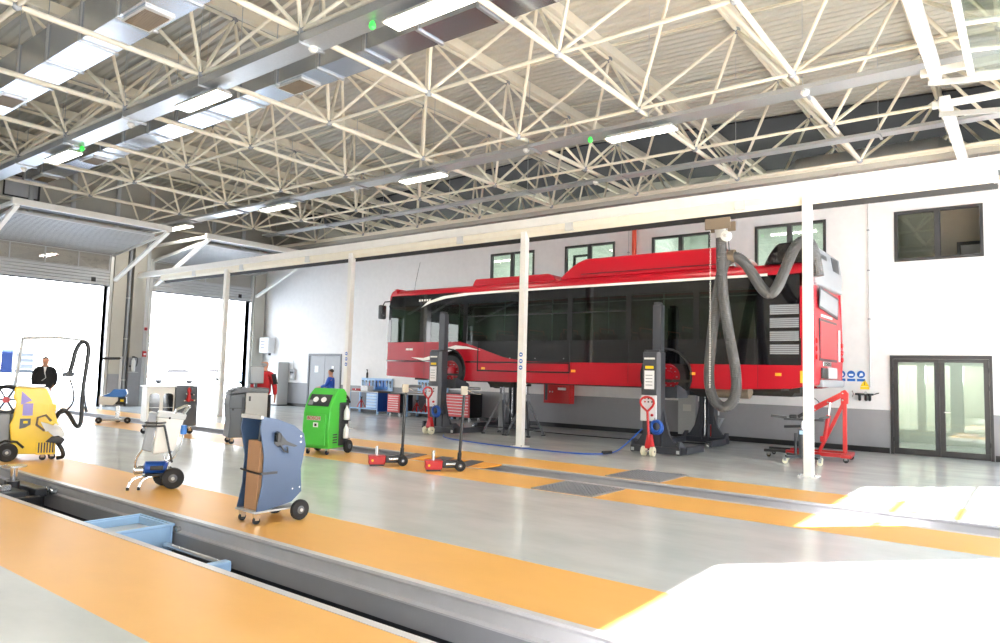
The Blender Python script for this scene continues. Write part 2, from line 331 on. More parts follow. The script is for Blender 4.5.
# ---- sectional doors (both end walls)
def ribs(b, x, s, y0, y1, z0, z1, n):
    for k in range(n):
        a = z0+(z1-z0)*k/n; c = z0+(z1-z0)*(k+1)/n
        b.prism([(x, a+.01), (x+s*.045, a+.02), (x+s*.045, c-.02), (x, c-.01), (x-s*.01, c), (x-s*.01, a)], 'y', y0, y1)
def secdoor(n, X0, s, y0, y1, closed=False, glaz=False):
    d = T('door_%d' % n, None, None, (X0, (y0+y1)/2, 0), kind='structure', world=True)
    xi = X0+s*.10
    def panelbox(z0, z1):   # glazed section
        f = B(); f.box(xi, xi+s*.03, y0, y1, z0, z0+.03); f.box(xi, xi+s*.03, y0, y1, z1-.03, z1)
        k = 4
        for q in range(k+1): yy = y0+(y1-y0-.04)*q/k; f.box(xi, xi+s*.03, yy, yy+.04, z0+.03, z1-.03)
        O('glazed_section', f, 'white' if glaz else 'lgrey', d); O('pane', B().box(xi+s*.01, xi+s*.013, y0, y1, z0+.03, z1-.03), 'doorglass', d)
    if closed:
        z = 0
        while z < 4.5: panelbox(z, z+.61); z += .61
    else:
        b = B(); ribs(b, xi, s, y0, y1, DH, DH+.58, 5); O('bottom_section', b, 'lgrey', d)
        O('bottom_seal', B().box(xi-s*.0, xi+s*.06, y0, y1, DH-.03, DH), 'rubber', d)
        O('door_latch', B().box(xi+s*.045, xi+s*.07, y1-.66, y1-.5, DH+.1, DH+.27), 'black', d, bevel=.01)
        panelbox(DH+.59, DH+1.2)
        xa, za, xb, zb = X0+s*.2, 5.87, X0+s*3.55, 6.25
        if not glaz: O('shaft_cover', B().box(X0+s*3.6, X0+s*4.15, y0, y1, 6.36, 6.4), 'dgrey', d)
        if not glaz:
            L_ = 6
            for q in range(L_):
                t0, t1 = q/L_, (q+1)/L_
                b = B()
                for e in range(4):
                    u0_, u1_ = t0+(t1-t0)*e/4, t0+(t1-t0)*(e+1)/4
                    xs = [xa+(xb-xa)*u for u in (u0_+.002, (u0_*.8+u1_*.2), (u0_*.2+u1_*.8), u1_-.002)]
                    zz = [za+(zb-za)*u for u in (u0_, u0_*.8+u1_*.2, u0_*.2+u1_*.8, u1_)]
                    b.prism([(xs[0], zz[0]+.0), (xs[1], zz[1]-.04), (xs[2], zz[2]-.04), (xs[3], zz[3]), (xs[3], zz[3]+.05), (xs[0], zz[0]+.05)], 'y', y0, y1)
                O('overhead_section', b, 'lgrey', d); gl = B()
                for e in range(4): u0_ = t0+(t1-t0)*e/4; gx, gz = xa+(xb-xa)*u0_, za+(zb-za)*u0_; w_ = .02 if e == 0 else .008; gl.box(gx-w_, gx+w_, y0, y1, gz-.045, gz-.02)
                O('groove_lines', gl, 'dgrey', d)
                O('hinge', B().box(xa+(xb-xa)*t0-.01, xa+(xb-xa)*t0+.02, y0+.3, y0+.34, za+(zb-za)*t0-.05, za+(zb-za)*t0-.01), 'dark', d)
        else:
            for q in range(5):
                t0, t1 = q/5, (q+1)/5; f = B()
                P0 = Vector((xa+(xb-xa)*t0, 0, za+(zb-za)*t0)); P1 = Vector((xa+(xb-xa)*t1, 0, za+(zb-za)*t1))
                for P_ in (P0, P1): f.bar(P_+Vector((0, y0, 0)), P_+Vector((0, y1, 0)), .09, .05)
                for e in range(6): yy = y0+(y1-y0)*e/5; f.bar(P0+Vector((0, yy, 0)), P1+Vector((0, yy, 0)), .07, .05)
                O('glazed_section', f, 'white', d)
                O('pane', B().hexa([P0+Vector((0, y0, 0)), P1+Vector((0, y0, 0)), P1+Vector((0, y1, 0)), P0+Vector((0, y1, 0)), P0+Vector((0, y0, .01)), P1+Vector((0, y0, .01)), P1+Vector((0, y1, .01)), P0+Vector((0, y1, .01))]), 'glass', d)
        if not glaz: O('spring_shaft', B().cyl((X0+s*3.95, y0, 6.44), (X0+s*3.95, y1, 6.44), .05, n=10), 'dark', d, smooth=True)
        if not glaz: O('spring_coil', B().lathe([(.075+(.01 if k % 2 else 0), k*.05) for k in range(60)], (X0+s*3.95, y0+.7, 6.44), 'y', 12), 'dark', d)
    for yy in (y0-.07, y1+.07):
        O('side_track', B().box(X0, X0+s*.16, yy-.06, yy+.06, 0, 5.9), 'alu', d, bevel=.005)
        O('overhead_track', B().bar((X0+s*.2, yy, 5.8), (X0+s*4.1, yy, 6.25), .05, .08), 'alu', d)
        if s > 0: O('track_brace', B().bar((X0+s*4.25, yy+.02, 6.32), (X0+s*.4, yy+.02, 4.83), .13, .1), 'white', d, bevel=.008)
        O('support_arm', B().bar((X0+s*4.2, yy, 6.42), (X0, yy, 6.42), .12, .1), 'white', d, bevel=.008)
    bo = 4.18 if s > 0 else 3.93
    O('track_beam', B().box(X0+s*bo, X0+s*(bo+.16), y0-.2, y1+.2, 6.33, 6.52), 'white', d, bevel=.008)
    O('jamb', B().box(X0-s*.3, X0+s*.02, y0-.04, y0, 0, DH), 'mgrey', d); O('jamb', B().box(X0-s*.3, X0+s*.02, y1, y1+.04, 0, DH), 'mgrey', d)
for n, (a, c) in enumerate(DY):
    secdoor(n+1, XL, 1, a, c)
    secdoor(n+5, XR, -1, a, c, closed=(n == 2), glaz=True)
# wall posts and window on left wall
for k, y in enumerate((6.8, 9.9-.58, 10.71, 12.3, 13.62, 16.34, 17.79)):
    O('trim_%d' % (50+k), B().box(XL, XL+.12, y-.07, y+.07, 6.3 if k not in (0, 3, 4) else 0, 8.8), 'lgrey', kind='structure', bevel=.01)
b = B(); y0, y1, z0, z1 = 8.47, 9.61, 7.4, 8.2
b.box(XL-.05, XL+.03, y0, y1, z0, z0+.05); b.box(XL-.05, XL+.03, y0, y1, z1-.05, z1); b.box(XL-.05, XL+.03, y0, y0+.05, z0+.05, z1-.05); b.box(XL-.05, XL+.03, y1-.05, y1, z0+.05, z1-.05)
wn = T('window_1', None, None, (XL, 9.04, 7.4), kind='structure', world=True)
O('window_frame', b, 'dframe', wn); O('blind', B().box(XL-.12, XL-.06, y0, y1, z0, z1), 'greys', wn)
# pier between the two left doors: steel column, pipes, grey base band
for k, (ya, yb, xo, m, z0, z1) in enumerate(((12.27, 12.75, .22, 'clad', 1.25, 6.3), (12.27, 12.75, .221, 'wallg', 0, 1.25), (12.98, 13.45, .3, 'clad', 1.9, 6.3), (12.98, 13.45, .301, 'wallg', 0, 1.9), (12.76, 12.97, .12, 'dgrey', 0, 6.3))):
    O('wall_pier', B().box(XL, XL+xo, ya, yb, z0, z1), m, kind='structure')
O('wall_pier', B().box(XL, XL+.25, 18.4, 18.95, 0, 6.3), 'clad', kind='structure')
# ---- windows of the back wall, rooms behind
for k, (a, c) in enumerate(WINX):
    wn = T('window_%d' % (k+2), None, None, ((a+c)/2, YB, WZ[0]), kind='structure', world=True)
    z0, z1 = WZ; mid = (a+c)/2+.0; f = B()
    for bx in ((a, c, z0, z0+.07), (a, c, z1-.07, z1), (a, a+.07, z0+.07, z1-.07), (c-.07, c, z0+.07, z1-.07), (mid-.06, mid+.06, z0+.07, z1-.07)): f.box(bx[0], bx[1], YB-.02, YB+.08, bx[2], bx[3])
    O('window_frame', f, 'dframe', wn)
    O('pane', B().box(a+.07, mid-.06, YB+.03, YB+.036, z0+.07, z1-.07), 'glass', wn)
    if k != 4: O('pane', B().box(mid+.06, c-.07, YB+.03, YB+.036, z0+.07, z1-.07), 'glass', wn)
    if k == 1:
        f = B(); x0, x1 = a+.12, mid-.1
        for bx in ((x0, x1, z0+.1, z0+.17), (x0, x1, z1-.32, z1-.25), (x0, x0+.07, z0+.17, z1-.32), (x1-.07, x1, z0+.17, z1-.32)): f.box(bx[0], bx[1], YB+.3, YB+.36, bx[2], bx[3])
        O('casement', f, 'dframe', wn)
OY = 23.2
b = B().box(XL, XR, YB+.2, OY+.2, 3.45, 3.6); O('wall_office_slabs', b, 'office', kind='structure'); O('wall_office_ceiling', B().box(XL, XR, YB+.2, OY+.2, 6.6, 6.7), 'office', kind='structure'); O('wall_office_shade_sheet', B().box(XL, XR, YB+.26, OY+.2, 6.701, 6.76), 'voidshade', kind='structure')  # last one: dark sheet added on the slab top as painted shade
b = B()  # dark sheet added below the deck, painting in the shade over the offices
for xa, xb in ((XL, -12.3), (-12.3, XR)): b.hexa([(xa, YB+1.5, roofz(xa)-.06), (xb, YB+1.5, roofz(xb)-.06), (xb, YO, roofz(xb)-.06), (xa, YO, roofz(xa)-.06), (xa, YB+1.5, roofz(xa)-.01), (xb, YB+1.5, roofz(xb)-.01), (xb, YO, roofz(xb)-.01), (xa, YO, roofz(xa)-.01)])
O('ceiling_shade_sheet', b, 'voidshade', kind='structure'); O('wall_outer_shade_sheet', B().box(XL, XR, YO-.05, YO-.01, 6, 8.7), 'voidshade', kind='structure'); O('wall_right_shade_sheet', B().box(XR-.03, XR-.005, YB+.3, YO, 6.8, 8.8), 'voidshade', kind='structure')  # wall sheets likewise added: their dark colour stands in for shade
wall('wall_office', 'x', OY, .15, XL, XR, 0, 6.6, [(-2.9, -2.2, 4.5, 5.4), (-2.5, -1.9, .35, 2.2), (-1.6, -.9, .35, 2.2), (-3.4, -2.7, .35, 2.2)], 'office')
for x, m in ((-3.4, 'officeb'), (1.0, 'officeb'), (-9.6, 'office'), (-19, 'office')): O('wall_office_partition', B().box(x, x+.12, YB+.2, OY, 0 if m == 'officeb' else 3.6, 6.6), m, kind='structure')
O('wall_office_inner', B().box(-3.28, 1, 20.9, 21.0, 3.6, 6.6), 'officeb', kind='structure')
b = B(); x0, x1, z0, z1 = -1.5, -.7, 4.5, 5.25
for bx in ((x0, x1, z1-.08, z1), (x0, x0+.08, z0, z1-.08), (x1-.08, x1, z0, z1-.08)): b.box(bx[0], bx[1], 20.8, 20.9, bx[2], bx[3])
O('window_7', b, 'dframe', kind='structure'); O('window_8', B().box(x0+.08, x1-.08, 20.86, 20.89, z0, z1-.08), 'lgrey', kind='structure')
gr = 'strip lights in the office rooms'
for k, x in enumerate((-17, -14, -11.2, -8, -5)):
    l = O('strip_light', B().box(x-.6, x+.6, 21, 21.25, 6.5, 6.6), 'offlamp', cat='light', group=gr, label='strip light on the office ceiling seen through the high windows')
    ld = bpy.data.lights.new('office_lamp', 'AREA'); ld.energy = 45; ld.shape = 'RECTANGLE'; ld.size = 1.2; ld.size_y = .25; lo = bpy.data.objects.new('office_lamp', ld); COL.objects.link(lo); lo.parent = l; lo.location = (x, 21.12, 6.48)
ld = bpy.data.lights.new('corridor_lamp', 'AREA'); ld.energy = 60; ld.size = 1.; lo = bpy.data.objects.new('corridor_lamp', ld); COL.objects.link(lo); lo.location = (-1.5, 21.5, 3.35)
# double glass door
d = T('door_20', None, None, (-1.77, YB, 0), kind='structure', world=True)
f = B(); a, c = -2.77, -.76
f.box(a, c, YB-.03, YB+.1, 2.25, 2.33); f.box(a, a+.06, YB-.03, YB+.1, 0, 2.25); f.box(c-.06, c, YB-.03, YB+.1, 0, 2.25); O('door_frame', f, 'dframe', d)
for x0, x1 in ((a+.065, -1.77), (-1.765, c-.065)):
    f = B(); f.box(x0, x1, YB-.015, YB+.06, .01, .15); f.box(x0, x1, YB-.015, YB+.06, 2.17, 2.245); f.box(x0, x0+.1, YB-.015, YB+.06, .15, 2.17); f.box(x1-.1, x1, YB-.015, YB+.06, .15, 2.17)
    lf = O('door_leaf', f, 'dframe', d, bevel=.004); O('pane', B().box(x0+.1, x1-.1, YB+.02, YB+.026, .15, 2.17), 'glass', lf)
for x in (a+.05, c-.07):
    for z in (.3, 1.55, 1.95): O('hinge', B().cyl((x, YB-.035, z), (x, YB-.035, z+.1), .016, n=8), 'black', d, smooth=True)
O('door_handle', B().tube([(-1.68, YB-.02, 1.03), (-1.68, YB-.07, 1.03), (-1.56, YB-.07, 1.03)], .012, 8), 'alu', d, smooth=True)
O('door_bar', B().cyl((-1.84, YB-.06, .2), (-1.84, YB-.06, 2.1), .014, n=8), 'dark', d, smooth=True)
# grey double door
d = T('door_21', None, None, (-23.82, YB, 0), kind='structure', world=True)
f = B(); a, c = -24.9, -22.74
f.box(a, c, YB-.03, YB+.1, 2.2, 2.29); f.box(a, a+.08, YB-.03, YB+.1, 0, 2.2); f.box(c-.08, c, YB-.03, YB+.1, 0, 2.2); O('door_frame', f, 'dgrey', d)
for x0, x1 in ((a+.085, -23.83), (-23.81, c-.085)):
    lf = O('door_leaf', B().box(x0, x1, YB, YB+.06, .01, 2.195), 'mgrey', d, bevel=.004)
    O('notice', B().box((x0+x1)/2-.14+(.1 if x0 > -23.9 else 0), (x0+x1)/2+.1, YB-.01, YB-.002, 1.5, 1.78), 'paper', lf)
O('door_handle', B().tube([(-23.72, YB, 1.03), (-23.72, YB-.06, 1.03), (-23.6, YB-.06, 1.03)], .012, 8), 'alu', d, smooth=True)
# sky portals in the openings
for a, c in DY:
    for X0, s in ((XL-.31, -1), (XR+.31, 1)):
        ld = bpy.data.lights.new('portal', 'AREA'); ld.shape = 'RECTANGLE'; ld.size = c-a; ld.size_y = 4.7; ld.cycles.is_portal = True
        lo = bpy.data.objects.new('portal', ld); COL.objects.link(lo); lo.location = (X0, (a+c)/2, 2.35)
        lo.rotation_euler = Vector((-s, 0, 0)).to_track_quat('-Z', 'Y').to_euler()


# ---- services under the roof
def duct(name, label, y0, y1, z0, z1, x0, x1, seg, m, grilles, side=None):
    d = T(name, label, 'duct', ((x0+x1)/2, (y0+y1)/2, z0), world=True)
    O('duct_run', B().box(x0, x1, y0, y1, z0, z1), m, d, bevel=.005)
    x = x0+.3
    k = 0
    while x < x1 and k < 60:
        f = B(); f.box(x-.03, x+.03, y0-.03, y1+.03, z0-.03, z0-.001); f.box(x-.03, x+.03, y0-.03, y0-.001, z0, z1+.02); O('flange', f, 'galv', d)
        O('hanger_rod', B().cyl((x, y0-.02, z0-.02), (x, y0-.02, roofz(x)), .008, n=5), 'galv', d); x += seg; k += 1
    for g in grilles:
        f = B(); yy = (y0+y1)/2; f.box(g-.42, g+.42, y0+.07, y1-.07, z0-.035, z0-.03+.028)
        gg = O('grille', f, 'alu', d)
        f = B()
        for q in range(14): xx = g-.36+q*.05; f.box(xx, xx+.03, y0+.11, y1-.11, z0-.05, z0-.036)
        O('louvres', f, 'brown', gg)
    return d
duct('air_duct', 'shiny sheet metal air duct nearest the camera, crossing the upper left corner', 4.9, 5.52, 7.3, 7.98, -28, 2.5, 1.45, 'ductm', (-11.4, -5.5, -17.6))
duct('air_duct', 'shiny sheet metal air duct beside the wide cable tray, behind its lamps', 8.0, 8.6, 7.3, 7.82, -25.2, 2.5, 1.3, 'ductm', (-11.6, -20.7, -24.16, -5.2))
def tray(label, y0, y1, z0, h, x0, x1):
    t = T('cable_tray', label, 'cable tray', ((x0+x1)/2, (y0+y1)/2, z0), world=True)
    O('tray_base', B().box(x0, x1, y0, y1, z0, z0+.004), 'galv', t)
    for y in (y0, y1): O('tray_side', B().box(x0, x1, y-.003, y+.003, z0, z0+h), 'galv', t)
    x = x0+1.; f = B()
    for q in range(int((y1-y0)/.05)-1): yy = y0+.03+q*.05; f.tube([(x0, yy, z0+.03), (x1, yy, z0+.03)], .012, 5)
    O('cable_bundle', f, 'black', t, kind='stuff')
    while x < x1:
        O('tray_bracket', B().box(x-.025, x+.025, y0-.06, y1+.06, z0-.04, z0-.001), 'galv', t)
        O('hanger_rod', B().cyl((x, y0-.04, z0-.02), (x, y0-.04, roofz(x)), .007, n=5), 'galv', t); x += 3.
    return t
tray('wide perforated cable tray with lamps, in front of the middle air duct', 6.6, 7.0, 6.85, .14, -28.2, 2.6)
tray('narrower cable tray with lamps running across the middle of the hall roof', 12.97, 13.4, 6.9, .08, -28.2, 2.6)
tray('narrow cable tray nearest the back wall, with no lamps', 16.2, 16.5, 6.9, .06, -24.5, 2.6)
def lamp(x, y, z, lab):
    t = T('hall_lamp', lab, 'lamp', (x, y, z), 0, 'flat hall lamps under the cable trays')
    O('housing', B().taper((-.78, .78, -.17, .17, .02), (-.72, .72, -.12, .12, .1)), 'white', t, bevel=.006)
    O('diffuser', B().box(-.74, .74, -.15, .15, 0, .02), 'lens', t)
    O('hanger', B().cyl((.5, 0, .1), (.5, 0, .155), .01, n=6), 'galv', t); O('hanger', B().cyl((-.5, 0, .1), (-.5, 0, .155), .01, n=6), 'galv', t)
    ld = bpy.data.lights.new('bulb', 'AREA'); ld.shape = 'RECTANGLE'; ld.size = 1.5; ld.size_y = .3; ld.energy = LAMP; ld.color = (1, .93, .82)
    lo = bpy.data.objects.new('bulb', ld); COL.objects.link(lo); lo.parent = t; lo.location = (0, 0, -.02)
for x, n in ((-6.66, 'top centre, the nearest lamp on the wide tray'), (-12.57, 'second lamp on the wide tray'), (-19.0, 'third lamp on the wide tray, at upper left')): lamp(x, 6.86, 6.68, 'flat hall lamp, '+n)
for x, n in ((-6.5, 'right of the green lamp on the middle tray'), (-12.8, 'in the centre of the middle tray'), (-19.2, 'third from the right on the middle tray'), (-25.3, 'farthest one, near the left door')): lamp(x, 13.2, 6.74, 'flat hall lamp, '+n)
for x, y, n in ((-7.75, 6.8, 'at top centre on the wide tray'), (-7.6, 13.0, 'on the middle tray beside a lamp'), (-18.12, 6.95, 'at upper left on the wide tray')):
    t = T('signal_lamp', 'small green signal lamp '+n, 'signal lamp', (x, y, 6.8))
    O('lamp_body', B().lathe([(.02, .05), (.04, .03), (.055, -.02), (.05, -.05), (.02, -.08)]), 'greenlamp', t, smooth=True); O('bracket', B().box(-.08, .08, -.05, .05, .045, .06), 'galv', t)
for x, y, z, n in ((-9.19, 6.83, 6.8, 'wide tray between two lamps near the top'), (-15.49, 6.87, 6.8, 'wide tray above the second lamp'), (-21.61, 6.89, 6.8, 'wide tray, farthest to the left'), (-9.35, 13.05, 6.85, 'middle tray left of the green lamp'), (-15.6, 13.2, 6.85, 'middle tray left of its central lamp'), (-3.2, 13.1, 6.85, 'middle tray at the right where it meets a chord'), (-9.34, 16.3, 6.85, 'tray nearest the back wall')):
    t = T('smoke_detector', 'small white round detector under the '+n, 'smoke detector', (x, y, z))
    O('detector_base', B().lathe([(.075, .05), (.08, .01), (.07, 0)]), 'white', t, smooth=True); O('detector_head', B().lathe([(.055, 0), (.05, -.03), (.025, -.045)]), 'white', t, smooth=True)
# red sprinkler pipe under the ledge
t = T('sprinkler_pipe', 'long orange red pipe running along the top of the back wall', 'pipe', (-12, YB-.42, 6.5), world=True)
O('pipe_run', B().cyl((XL+.1, YB-.3, 6.55), (XR-.1, YB-.3, 6.55), .07, n=12), 'orangered', t, smooth=True)
for k in range(11):
    x = -27+2.9*k; O('pipe_clamp', B().tube([(x, YB-.38, 6.5), (x, YB-.4, 6.6), (x, YB-.3, 6.65), (x, YB-.3, 6.86)], .012, 6), 'galv', t)
O('riser', B().cyl((-9.5, YB-.1, 2.4), (-9.5, YB-.1, 6.5), .07, n=12), 'orangered', t, smooth=True)
for k, x in enumerate((-9.72, -3.2)):
    t = T('conduit', ['thin grey conduit beside the red riser on the back wall', 'thin grey conduit with clips right of the bus on the back wall'][k], 'conduit', (x, YB-.03, 1.5 if k else 3), world=True)
    O('conduit_run', B().cyl((x, YB-.03, 1.55 if k else 3), (x, YB-.03, 6.3), .012, n=6), 'lgrey', t)
    for z in (3.2, 4.4, 5.4): O('clip', B().box(x-.03, x+.03, YB-.045, YB-.004, z, z+.03), 'mgrey', t)
t = T('air_unit', 'rounded grey duct end lying on top of the back wall at upper right', 'duct', (-3.5, 20.5, 6.8), world=True)
O('unit_casing', B().lathe([(.3, -2.), (.55, -1.7), (.55, 1.7), (.3, 2.)], (-3.5, 20.6, 7.4), 'x'), 'galv', t, smooth=True)
O('unit_band', B().lathe([(.56, -.05), (.56, .05)], (-3.5, 20.6, 7.4), 'x'), 'alu', t)

# ---- extraction rail on posts
def post(x, lab, sticker):
    t = T('rail_post', lab, 'post', (x, 13.2, 0), group='white posts of the extraction rail')
    O('post_shaft', B().box(-.075, .075, -.075, .075, .012, 4.97), 'white', t, bevel=.008); O('base_plate', B().box(-.16, .16, -.16, .16, 0, .012), 'white', t)
    for a in (-1, 1):
        for c in (-1, 1): O('anchor_bolt', B().cyl((a*.12, c*.12, .012), (a*.12, c*.12, .04), .014, n=6), 'steel', t)
    if sticker:
        for q, (m_, z) in enumerate((('signb', 2.1), ('signb', 1.95), ('signb', 1.8))):
            O('sticker', B().lathe([(.05, 0), (.05, .003)], (0.02, -.08, z), 'y', 14), m_, t); O('sticker_mark', B().box(-.01, .05, -.085, -.081, z-.015, z+.015), 'paper', t)
post(-3.2, 'bright white rail post at right, in front of the rear of the bus', False)
post(-9.43, 'white rail post in front of the middle of the bus, with blue stickers', True)
post(-15.5, 'white rail post left of the bus, beside the green machine', True)
post(-21.9, 'white rail post in front of the second door opening', False)
t = T('extraction_rail', 'long white exhaust extraction rail crossing the hall on posts', 'rail', (-13, 13.2, 5), world=True)
O('carrier_beam', B().box(XL+.2, XR, 13.1, 13.3, 5.05, 5.25), 'white', t, bevel=.01)
O('suction_channel', B().prism([(13.16, 5.05), (13.5, 5.05), (13.55, 4.98), (13.47, 4.84), (13.23, 4.84), (13.16, 4.93)], 'x', -26.4, -.45), 'cream', t)
O('rubber_lip', B().prism([(13.24, 4.84), (13.46, 4.84), (13.37, 4.76), (13.33, 4.76)], 'x', -26.3, -.4), 'rubber', t)
O('end_cap', B().box(-.45, -.4, 13.15, 13.55, 4.83, 5.06), 'lgrey', t)
for x in (-24, -21, -17.5, -11.4, -8.2, -4.4): O('rail_bracket', B().box(x-.1, x+.1, 13.14, 13.2, 4.87, 5.06), 'alu', t)
# ------------------------------------------------------------ the bus, lifted on four column lifts
BX, BY, BZ = -15.5, 14.72, 1.2
bus = T('city_bus', 'red and black city bus raised on column lifts in front of the back wall', 'bus', (BX, BY, BZ))
Lb, Wb = 12.05, 2.55
def arc(cx, r, z0, n=14):   # arch points left to right
    a0 = math.asin(min(1, (z0-.5)/r)) if z0 > .5 else -math.asin(min(1, (.5-z0)/r))
    return [(cx+r*math.cos(PI-a0-(PI-2*a0)*i/n), .5+r*math.sin(PI-a0-(PI-2*a0)*i/n)) for i in range(n+1)]
WH = (2.47, 8.93)
skirt = [(0.02, .30)] + arc(WH[0], .6, .24) + arc(WH[1], .6, .24) + [(10.3, .24), (11.6, .30), (Lb-.12, .36), (Lb-.05, 1.0), (Lb-.05, 1.30), (0, 1.30)]
for y0, y1 in ((0, .05), (Wb-.05, Wb)):
    O('side_panel', B().prism(skirt, 'y', y0, y1), 'busred', bus)
for side, yy, s in ((0, 0, -1), (1, Wb, 1)):
    # black belt below the windows, with the swoosh edge
    sw = [(2.9, 1.29), (3.3, 1.2), (3.8, 1.05), (4.4, .88), (5.0, .79), (5.6, .77), (11.8, .77), (11.8, 1.31), (2.9, 1.31)]
    O('belt_panel', B().prism(sw, 'y', yy+s*.001, yy+s*.006), 'busblack', bus)
    sw = [(1.0, .86), (1.5, .84), (1.9, .93), (2.3, 1.12), (2.7, 1.2), (3.1, 1.17), (3.6, 1.06), (3.2, 1.1), (2.75, 1.1), (2.35, 1.0), (1.9, .82), (1.5, .76)]
    O('white_swoosh', B().prism(sw, 'y', yy+s*.006, yy+s*.009), 'white', bus)
    # upper frame: bands and pillars
    fr = B(); y0, y1 = (0, .05) if side == 0 else (Wb-.05, Wb)
    fr.box(.12, Lb-.1, y0, y1, 2.36, 2.62)
    for a, c in ((.04, .12), (1.32, 1.75), (2.95, 3.12), (4.85, 5.0), (6.33, 6.47), (7.93, 8.07), (9.56, 9.7), (10.93, 11.0), (11.0, 11.78)): fr.box(a, c, y0, y1, 1.30, 2.36)
    O('window_pillars', fr, 'busblack', bus)
    panes = [(.12, 1.32), (1.75, 2.95), (3.12, 4.85), (5.0, 6.33), (6.47, 7.93), (8.07, 9.56), (9.7, 10.93)]
    for a, c in panes: O('window_pane', B().box(a, c, yy-s*.012, yy-s*.006, 1.30 if a > .2 else 1.28, 2.36), 'busglass', bus)
    # opening window frames
    for a, c in panes[2:5]: O('window_rail', B().box(a, c, yy-s*.004, yy+s*.003, 1.98, 2.005), 'black', bus)
    st = [(1.35, 2.3), (1.7, 2.42), (2.3, 2.53), (3.2, 2.585), (4.5, 2.6), (Lb-.9, 2.6), (Lb-.9, 2.655), (4.3, 2.66), (3.0, 2.65), (2.2, 2.6), (1.6, 2.47)]
    O('white_roof_line', B().prism(st, 'y', yy+s*.002, yy+s*.008), 'white', bus)
    O('front_roof_band', B().prism([(.0, 2.36), (1.35, 2.36), (1.7, 2.5), (2.3, 2.6), (3.0, 2.68), (.12, 2.68)], 'y', yy+s*.001, yy+s*.006), 'busblack', bus)
    O('rear_corner_panel', B().prism([(11.78, 1.28), (Lb-.06, 1.3), (Lb-.1, 2.62), (11.78, 2.62)], 'y', y0, y1), 'busred', bus)
    for k in range(4):   # engine louvres
        g = B(); z = .99+.27*k
        g.box(11.2, 11.76, yy+s*.002, yy+s*.008, z, z+.2)
        gg = O('louvre_panel', g, 'dgrey', bus)
        f = B()
        for q in range(5): f.hexa([(11.2, yy+s*.008, z+.01+q*.04), (11.76, yy+s*.008, z+.01+q*.04), (11.76, yy+s*.02, z+q*.04), (11.2, yy+s*.02, z+q*.04), (11.2, yy+s*.008, z+.025+q*.04), (11.76, yy+s*.008, z+.025+q*.04), (11.76, yy+s*.022, z+.018+q*.04), (11.2, yy+s*.022, z+.018+q*.04)])
        O('louvre_slats', f, 'mgrey', gg)
    for x, z in ((3.65, .55), (6.47, .53), (9.5, .53), (11.3, .55)): O('side_marker', B().box(x, x+.12, yy, yy+s*.015, z, z+.06), 'amber', bus, bevel=.004)
    O('rear_marker', B().box(11.78, 11.86, yy, yy+s*.012, .42, .66), 'amber', bus)
    for x in (6.4, 8.0, 9.63, 10.95, 3.05, 1.53): O('panel_seam', B().box(x, x+.008, yy+s*.0062, yy+s*.0075, .3 if abs(x-8.98) > .7 and abs(x-2.57) > .6 else 1.2, 1.3), 'black', bus)
    f = B(); f.box(3.5, 6.43, yy+s*.007, yy+s*.016, .5, .535); f.box(3.5, 3.53, yy+s*.007, yy+s*.016, .535, 1.3); f.box(6.4, 6.43, yy+s*.007, yy+s*.016, .535, 1.3)
    O('hatch_frame', f, 'busblack', bus); O('rub_rail', B().box(-.02, WH[0]-.62, yy+s*.006, yy+s*.02, .73, .765), 'busblack', bus); O('rub_rail', B().box(WH[0]+.62, 6.4, yy+s*.006, yy+s*.02, .73, .765), 'busblack', bus)
    for x in (4.6, 5.4, 6.25): O('panel_latch', B().lathe([(.02, 0), (.015, s*.012)], (x, yy+s*.006, .86), 'y', 10), 'chrome', bus)
    O('fleet_mark', B().box(.78, .9, yy+s*.006, yy+s*.009, 1.06, 1.12), 'white', bus); O('fleet_mark', B().box(.92, 1.06, yy+s*.006, yy+s*.009, 1.06, 1.12), 'white', bus)
    f = B()
    for q in range(5): f.box(1.25+q*.1, 1.31+q*.1, yy+s*.006, yy+s*.009, 2.48, 2.54)
    O('route_lettering', f, 'white', bus)
    # wheel arch trims
    for cx in WH:
        tb = B(); pts = arc(cx, .6, .24)
        tb.tube([(x, yy+s*.005, z) for x, z in pts], .025, 6); O('arch_trim', tb, 'rubber', bus, smooth=True)
        wh = B().lathe([(.3, -.13), (.44, -.14), (.48, -.1), (.48, .1), (.44, .14), (.3, .13)], (cx, yy-s*.22, .48), 'y', 36, cap=0); w_ = O('tyre', wh, 'rubber', bus, smooth=True)
        rm = B().lathe([(.29, s*.06), (.31, s*.13), (.285, s*.13), (.26, s*.05), (.14, s*.03), (.13, s*.12), (.05, s*.13)], (cx, yy-s*.22, .48), 'y', 28, cap=2); rm = O('wheel_rim', rm, 'busred', w_, smooth=True)
        nb = B()
        for q in range(10): a = 2*PI*q/10; nb.cyl((cx+.2*math.cos(a), yy-s*.17, .48+.2*math.sin(a)), (cx+.2*math.cos(a), yy-s*.12, .48+.2*math.sin(a)), .011, n=6)
        O('wheel_nuts', nb, 'mgrey', w_)
        O('wheel_house', B().box(cx-.66, cx+.66, yy-s*.45, yy-s*.42, .3, 1.22), 'chassis', bus)
        hb = B(); ap = arc(cx, .62, .24)
        for (xa_, za_), (xb_, zb_) in zip(ap, ap[1:]): hb.face([hb.v((xa_, yy-s*.42, za_)), hb.v((xb_, yy-s*.42, zb_)), hb.v((xb_, yy-s*.05, zb_)), hb.v((xa_, yy-s*.05, za_))])
        O('wheel_house_liner', hb, 'chassis', bus)
